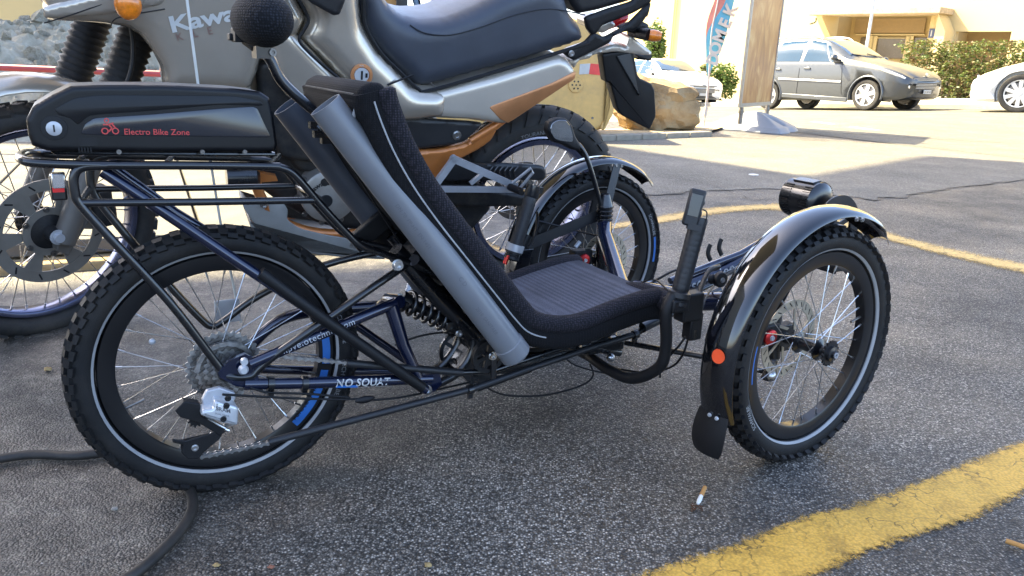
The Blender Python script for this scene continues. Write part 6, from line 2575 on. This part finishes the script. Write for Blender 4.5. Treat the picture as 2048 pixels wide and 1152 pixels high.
def car(name, label, org, head, paint, tab=CAR, plate=None, axles=(.84, 3.38), rails=False, glassm='glassblue', group=None, spokes=6, near=-1, trim=True, wr=.32, wdt=1.0, hsc=1.0):
    """org: ground point under the middle of the front bumper"""
    head = V(head).normalized()
    lf = V((-head.y, head.x, 0))
    up = V((0, 0, 1))
    root = thing(name, label, 'car', org, group)
    slope = (gz(*(org-head*4).to_2d())-gz(*org.to_2d()))/4

    def P(x, y, z):
        return org-head*x+lf*y*wdt+up*(z*hsc+slope*x)

    def half(x):
        X, zl_, zb_, zt_, wl, wb, wt = lerp_tab(tab, x)
        zm = (zl_+zb_)/2
        return [(wl*.90, zl_), (wl*.985, zl_+.06), (wl+.008, zl_+.2), (wb+.012, zm+.08), (wb+.006, zb_-.06), (wb-.012, zb_), (wb*.45+wt*.55+.035, zb_*.45+zt_*.55), (wt+.02, zt_-.045), (wt*.85, zt_-.012), (wt*.5, zt_)]
    xs_ = []
    for a, b in zip(tab, tab[1:]):
        k = max(1, int((b[0]-a[0])/.12))
        xs_ += [a[0]+(b[0]-a[0])*i/k for i in range(k)]
    xs_.append(tab[-1][0])
    rings = []
    for x in xs_:
        h = half(x)
        rings.append([P(x, y, z) for y, z in h]+[P(x, -y, z) for y, z in h[::-1]])
    body = build(MB().loft(rings), 'body', paint, root, sharp=32)
    # wheel arches cut out
    cut_ = MB()
    for ax in axles:
        for s in (-1, 1):
            cut_.lathe(P(ax, s*1.1, wr/hsc), lf*-s, [(.0001, 0), (wr+.055, 0), (wr+.055, .52), (.0001, .52)], 36)
    c = build(cut_, 'cutter', paint, root)
    md = body.modifiers.new('arches', 'BOOLEAN')
    md.object = c
    md.operation = 'DIFFERENCE'
    md.solver = 'EXACT'
    dg = bpy.context.evaluated_depsgraph_get()
    me = bpy.data.meshes.new_from_object(body.evaluated_get(dg))
    body.modifiers.clear()
    body.data = me
    bpy.data.objects.remove(c)
    # wheels
    for ai, ax in enumerate(axles):
        for s in (-1, 1):
            c0 = P(ax, s*(.875-.105), 0)+up*wr
            o_ = lf*s
            W = build(MB().lathe(c0, o_, [(.0001, -.08), (.2, -.08), (.2, .06), (.07, .075), (.0001, .08)], 24), 'wheel', K['steeld'], root)
            build(MB().lathe(c0, o_, [(wr*.70, -.09), (wr*.95, -.10), (wr, -.08), (wr, .07), (wr*.96, .092), (wr*.80, .10), (wr*.70, .085)], 48, closed=True), 'tyre', K['rubberd'], W)
            mb = MB().lathe(c0, o_, [(wr*.66, .05), (wr*.71, .05), (wr*.72, .096), (wr*.67, .094)], 44, closed=True)
            mb.lathe(c0+o_*.07, o_, [(.0001, 0), (.05, 0), (.045, .022), (.0001, .026)], 20)
            for i in range(spokes):
                a = 2*pi*i/spokes+.3
                e = head*cos(a)+up*sin(a)
                f = -head*sin(a)+up*cos(a)
                ww = .026 if spokes > 7 else .034
                mb.loft([[c0+e*.03+f*ww*k+o_*h for k, h in ((-1, .06), (1, .06), (1, .088), (-1, .088))], [c0+e*wr*.69+f*ww*1.35*k+o_*h for k, h in ((-1, .06), (1, .06), (1, .092), (-1, .092))]])
            build(mb, 'alloy_rim', K['alloy'], W)

    def sv(x, t, s=near, off=.005):
        """point on the glasshouse side: t from waistline to roof edge"""
        h = half(x)
        A, B, Cc = h[5], h[6], h[7]
        if t < .55:
            f = t/.55
            y, z = A[0]+(B[0]-A[0])*f, A[1]+(B[1]-A[1])*f
        else:
            f = (t-.55)/.45
            y, z = B[0]+(Cc[0]-B[0])*f, B[1]+(Cc[1]-B[1])*f
        return P(x, s*(y+off), z+off*.3)

    def side_glass(x0b, x0t, x1b, x1t, tb=.06, tt=.93, s=near, nm='window'):
        rows = []
        for j in range(7):
            t = tb+(tt-tb)*j/6
            q = j/6
            a, b = x0b+(x0t-x0b)*q, x1b+(x1t-x1b)*q
            r = [sv(a+(b-a)*i/8, t, s) for i in range(9)]
            rows.append(r)
        mb = MB()
        m = 9
        mb.add([p for r in rows for p in r], [(j*m+i, j*m+i+1, (j+1)*m+i+1, (j+1)*m+i) for j in range(6) for i in range(8)])
        # give the pane thickness
        mb2 = MB()
        rings = [r+[p-lf*s*.004 for p in r[::-1]] for r in rows]
        mb2.loft(rings)
        return build(mb2, nm, K[glassm], root, sharp=60)
    for s in (-1, 1):
        side_glass(1.56, 1.98, 1.78, 2.06, .06, .86, s)
        side_glass(1.82, 2.12, 2.52, 2.50, .06, .93, s)
        side_glass(2.62, 2.60, 3.36, 3.30, .06, .93, s)
        side_glass(3.46, 3.40, 3.86, 3.66, .10, .9, s)
    # windscreen
    def top_pt(x, q, off=.006):
        h = half(x)
        y = q*h[7][0]
        ay = abs(y)
        if ay > h[8][0]:
            f = (ay-h[8][0])/(h[7][0]-h[8][0])
            z = h[8][1]+(h[7][1]-h[8][1])*f
        elif ay > h[9][0]:
            f = (ay-h[9][0])/(h[8][0]-h[9][0])
            z = h[9][1]+(h[8][1]-h[9][1])*f
        else:
            z = h[9][1]
        return P(x-off*.8, y, z+off)
    rings = []
    for j in range(9):
        x = 1.42+(2.12-1.42)*j/8
        r = [top_pt(x+.05*abs(-1+2*i/12)**2*(1 if j == 0 else .5), (-1+2*i/12)*.93) for i in range(13)]
        rings.append(r+[p-up*.004 for p in r[::-1]])
    build(MB().loft(rings), 'windscreen', K['glass'], root, sharp=60)
    for q in (-.5, .35):
        build(MB().tube([top_pt(1.42, q, .014), top_pt(1.5, q-.35 if q > 0 else q-.4, .016)], .008, 6), 'wiper', K['blackmatt'], root)
    # lamps, grille, plate, mirrors, handles, mouldings
    for s in (-1, 1):
        pts = []
        rows = []
        for i in range(9):
            x = .10+.62*i/8
            h = half(x)
            a = V((h[5][0], h[5][1], 0))
            b = V((h[4][0], h[4][1], 0))
            cc = V((h[7][0], h[7][1], 0))
            wdt_ = sin(pi*min(1, (i+.6)/9))**.6
            up1 = a.lerp(cc, .75*wdt_)
            dn1 = a.lerp(V((h[3][0], h[3][1], 0)), .30*wdt_*(1-i/10))
            r = [dn1, a, a.lerp(up1, .5), up1]
            rows.append([P(x-.006, s*(p.x+.008), p.y+.006) for p in r]+[P(x+.01, s*(p.x-.012), p.y-.01) for p in r[::-1]])
        build(MB().loft(rows), 'headlight', K['head'], root, sharp=60)
    nosew = lerp_tab(tab, .05)[5]

    def front_box(y0, y1, z0, z1, nm, m, off=.012, dpt=.05, par=None, bev=.006):
        rows = []
        for j in range(2):
            pass
        n_ = 8
        rr = []
        for i in range(n_+1):
            y = y0+(y1-y0)*i/n_
            # nose line in plan
            x = .0+.20*(abs(y)/.74)**3-off
            rr.append([P(x, y, z0), P(x, y, z1), P(x+dpt, y, z1), P(x+dpt, y, z0)])
        return build(MB().loft(rr), nm, m, par or root, bevel=bev)
    front_box(-.62, .62, .235, .33, 'bumper_lip', K['cargrille'], .016, .1)
    gr = front_box(-.54, .54, .39, .52, 'grille', K['cargrille'], .03, .1)
    for i in range(4):
        front_box(-.525, .525, .405+.028*i, .410+.028*i, 'grille_bar', K['alloy'], .036, .008, gr, 0)
    g2 = front_box(-.50, .50, .55, .61, 'grille', K['cargrille'], .024, .1)
    for i in range(2):
        front_box(-.49, .49, .563+.024*i, .568+.024*i, 'grille_bar', K['alloy'], .030, .008, g2, 0)
    em_ = front_box(-.05, .05, .63, .70, 'emblem', K['chrome'], -.01, .03)
    front_box(-.30, .30, .335, .40, 'plate_holder', K['cargrille'], .02, .05)
    pc_ = P(-.05, -.02, .345)
    pb_ = build(MB().box(pc_, lf*.15, head*.004, up*.04), 'number_plate', K['white'], root, bevel=.003)
    if plate:
        d_ = lf if True else -lf
        build(text(MB(), plate, .052, lambda x, y: pc_+head*.0055+d_*x+up*(y-.018), align='CENTER', bold=.001), 'plate_number', K['black'], pb_)
    for s in (-1, 1):
        fcx = front_box(s*.50, s*.72, .36, .50, 'fog_recess', K['cargrille'], .004, .06)
        fo_ = P(.06, s*.60, .44)
        build(MB().lathe(fo_, head, [(.0001, 0), (.045, 0), (.04, .03), (.0001, .035)], 16), 'fog_lamp', K['head'], root)
        # mirror
        mb = MB().ball(P(1.62, s*1.0, 1.03), head*.06, lf*.10, up*.07, 6, 10).tube([P(1.62, s*.86, .98), P(1.62, s*.95, 1.01)], .03, 8)
        build(mb, 'wing_mirror', paint, root)
        build(MB().box(P(1.62, s*.87, .965), head*.09, lf*.02, up*.04), 'mirror_foot', K['cargrille'], root, bevel=.01)
        for x in (2.36, 3.16):
            h = half(x)
            build(MB().box(P(x, s*(.885), .84), head*.085, lf*.012, up*.018), 'door_handle', paint, root, bevel=.008)
            build(MB().ball(P(x-.01, s*.868, .845), head*.06, lf*.012, up*.035, 5, 10), 'handle_recess', K['cargrille'], root)
        if trim:
            build(MB().box(P(2.28, s*.888, .60), head*.83, lf*.008, up*.02), 'side_moulding', K['alloy'], root, bevel=.006)
        build(MB().box(P(2.1, s*.872, .245), head*.86, lf*.02, up*.05), 'sill', paint, root, bevel=.015)
        for x0, x1 in ((1.40, 1.50), (2.56, 2.57), (3.42, 3.62)):
            h = half(x0)
            mb = MB().tube([P(x0+(x1-x0)*k/6, s*(lerp(h, k)), z) for k, z in enumerate((.28, .38, .5, .62, .74, .84, .92))], .0035, 5)
            build(mb, 'door_gap', K['blackmatt'], root)
        if rails:
            pts = [P(x, s*(half(x)[7][0]-.01), half(x)[7][1]+hh) for x, hh in ((2.25, .02), (2.4, .07), (2.8, .085), (3.3, .085), (3.6, .07), (3.75, .02))]
            build(MB().tube(cr(pts, 4), .018, 8), 'roof_rail', K['alloy'], root)
    if rails:
        for axx in axles:
            for s in (-1, 1):
                pts = [P(axx+(wr+.075)*cos(a), s*.877, 0)+up*(wr+(wr+.075)*sin(a)) for a in [radians(-15+210*i/16) for i in range(17)]]
                build(MB().tube(pts, .024, 8, flat=.6), 'arch_flare', paint, root)
    return root


def lerp(h, k):
    P6 = [h[1], h[2], h[2], h[3], h[3], h[4], h[5]]
    return P6[k][0]+.003


sd_ = V((.57, -.82, 0)).normalized()
lf_ = V((.82, .57, 0)).normalized()
nf = V((7.51, 17.26, 0))
orgc = nf+lf_*.80+sd_*.84
orgc.z = gz(orgc.x, orgc.y)+.008
car('parked_car', 'dark grey hatchback estate with roof rails parked left of the hedge', orgc, sd_, K['carpaint'], rails=True, hsc=1.09, group='cars parked along the street', plate='VD 367148', near=-1)
# white car at the left, its nose towards us
oc = at(1405, 207, 23.2)
oc.z = gz(oc.x, oc.y)+.008
tab2 = [(a*.9, b, c*1.02, d*1.02+(.03 if .5 < a < 1.4 else 0), e*.97, f*.97, g*.97) for a, b, c, d, e, f, g in CAR]
car('parked_car', 'white hatchback facing us behind the boulder', oc, (.35, -.94, 0), K['whitepaint'], plate=None, trim=False, near=-1, spokes=5, group='cars parked along the street')
# silver-white car cut by the right border
hd3 = V((-.80, .60, 0)).normalized()
lf3 = V((-hd3.y, hd3.x, 0))
wc = V((9.25, 14.8, 0))
o3 = wc+hd3*.84-lf3*.80
wc3 = o3.copy()
wc3.z = gz(wc3.x, wc3.y)+.008
car('parked_car', 'silver white car cut off by the right border, its nose to the left', wc3, hd3, K['silverpaint'], trim=False, near=1, spokes=10, wr=.345, group='cars parked along the street')

# hose, litter -------------------------------------------------------------------
HOSE = mat('dusty_rubber_hose', (.016, .014, .012), .6, dirt=.25)
def hp(x, y, r=.0095):
    p = gp(x, y)
    return V((p.x, p.y, r+.002))


mb = MB().tube(cr([hp(-220, 960), hp(-60, 945), hp(60, 928), (hp(150, 922)), hp(225, 922), hp(300, 935), hp(352, 958), hp(380, 990), hp(386, 1030), hp(365, 1080), hp(325, 1125), hp(270, 1165), hp(180, 1215)], 8), .0095, 12)
tag(build(mb, 'rubber_hose', HOSE), 'dusty black rubber hose curling on the ground under the rear wheel', 'hose')
PAPER = mat('white_cigarette_paper', (.75, .74, .7), .8)
CORK = mat('cork_filter_paper', (.5, .25, .07), .8)


def butt(x0, y0, x1, y1, label, m1, m2, k=.55, r=.0042):
    a, b = gp(x0, y0), gp(x1, y1)
    a.z = b.z = r+.004
    ax = (b-a).normalized()
    L = (b-a).length
    t = thing('cigarette_butt', label, 'cigarette butt', (a+b)/2-V((0, 0, r)), 'cigarette butts on the ground')
    build(MB().lathe(a, ax, [(.0001, 0), (r, 0), (r*1.04, L*k*.5), (r, L*k), (.0001, L*k)], 14), 'filter', m1, t)
    mb = MB().lathe(a+ax*L*k, ax, [(.0001, 0), (r*.98, .0001), (r*1.05, L*(1-k)*.5), (r*.8, L*(1-k)*.9), (.0001, L*(1-k))], 14)
    build(mb, 'paper', m2, t)
    return t, b, ax


t_, b_, ax_ = butt(1408, 990, 1394, 1019, 'orange tipped cigarette butt between the front wheel and the yellow line', CORK, PAPER)
mb = MB()
rr_ = random.Random(3)
for i in range(26):
    q = b_+ax_*rr_.uniform(-.002, .016)+V((rr_.uniform(-.011, .011), rr_.uniform(-.008, .008), 0))
    q.z = rr_.uniform(.003, .006)
    a = rr_.uniform(0, 6)
    mb.box(q, V((cos(a), sin(a), .1))*rr_.uniform(.001, .0035), V((-sin(a), cos(a), 0))*.0007, V((0, 0, .0006)))
build(mb, 'tobacco_crumbs', mat('brown_tobacco', (.09, .035, .015), .9), t_, kind='stuff')
butt(2008, 1096, 2052, 1112, 'brown cigarette butt at the lower right beyond the yellow line', CORK, CORK, .5, .0045)

STN = rock('mixed_pebbles', [(.12, .11, .1), (.3, .28, .24), (.45, .42, .36)], 20, .4, 200)
LEAF = mat('dry_leaf', (.34, .24, .1), .8, var=.3, vs=200)


def bit(name, label, cat, x, y, s, m, flat=.45, seed=0):
    p = gp(x, y)
    mb = MB()
    vs = []
    for q in I2V:
        k = 1+.5*noise.noise(q*1.5+V((seed, 0, 0)))
        vs.append(V((p.x+q.x*s*k, p.y+q.y*s*.7*k, .003+max(0, s*flat*(q.z*k+.7)))))
    mb.add(vs, I2F)
    return tag(build(mb, name, m, sharp=30), label, cat)


bit('dry_leaf', 'crumpled pale leaf on the dirty ground left of the rear wheel', 'leaf', 96, 746, .010, LEAF, .5, 1)
bit('pebble', 'grey pebble below the hose at lower left', 'pebble', 231, 1034, .006, STN, .7, 2)
bit('dry_leaf', 'tan leaf scrap at the bottom edge below the trike', 'leaf', 856, 1146, .007, LEAF, .4, 3)
bit('dry_leaf', 'yellow leaf scrap at the bottom edge right of the hose', 'leaf', 434, 1147, .006, LEAF, .4, 4)
bit('pebble', 'reddish chip at the bottom edge left of centre', 'pebble', 543, 1148, .005, mat('reddish_chip', (.3, .12, .07), .8), .5, 5)
bit('paper_scrap', 'white paper scrap on the shaded asphalt near the grey foot', 'paper', 1507, 351, .04, PAPER, .12, 6)
# loose grit that nobody could count
rg = random.Random(12)
mb = MB()
for i in range(1500):
    y = rg.uniform(.95, 4.2)
    x = rg.uniform(-.72, .72)*y*1.05
    if i % 4 == 0:
        x = -abs(x)
    s = rg.choice((.0012, .0016, .002, .0028))
    c = V((x, y, s*.4+.001))
    a = rg.uniform(0, 6)
    e1, e2 = V((cos(a), sin(a), 0))*s, V((-sin(a), cos(a), 0))*s*rg.uniform(.5, 1)
    mb.add([c+e1, c+e2, c-e1, c-e2, c+V((0, 0, s*.8)), c-V((0, 0, s*.6))], [(0, 1, 4), (1, 2, 4), (2, 3, 4), (3, 0, 4), (1, 0, 5), (2, 1, 5), (3, 2, 5), (0, 3, 5)])
tag(build(mb, 'grit', STN), 'loose grit scattered over the forecourt asphalt', 'grit', kind='stuff')
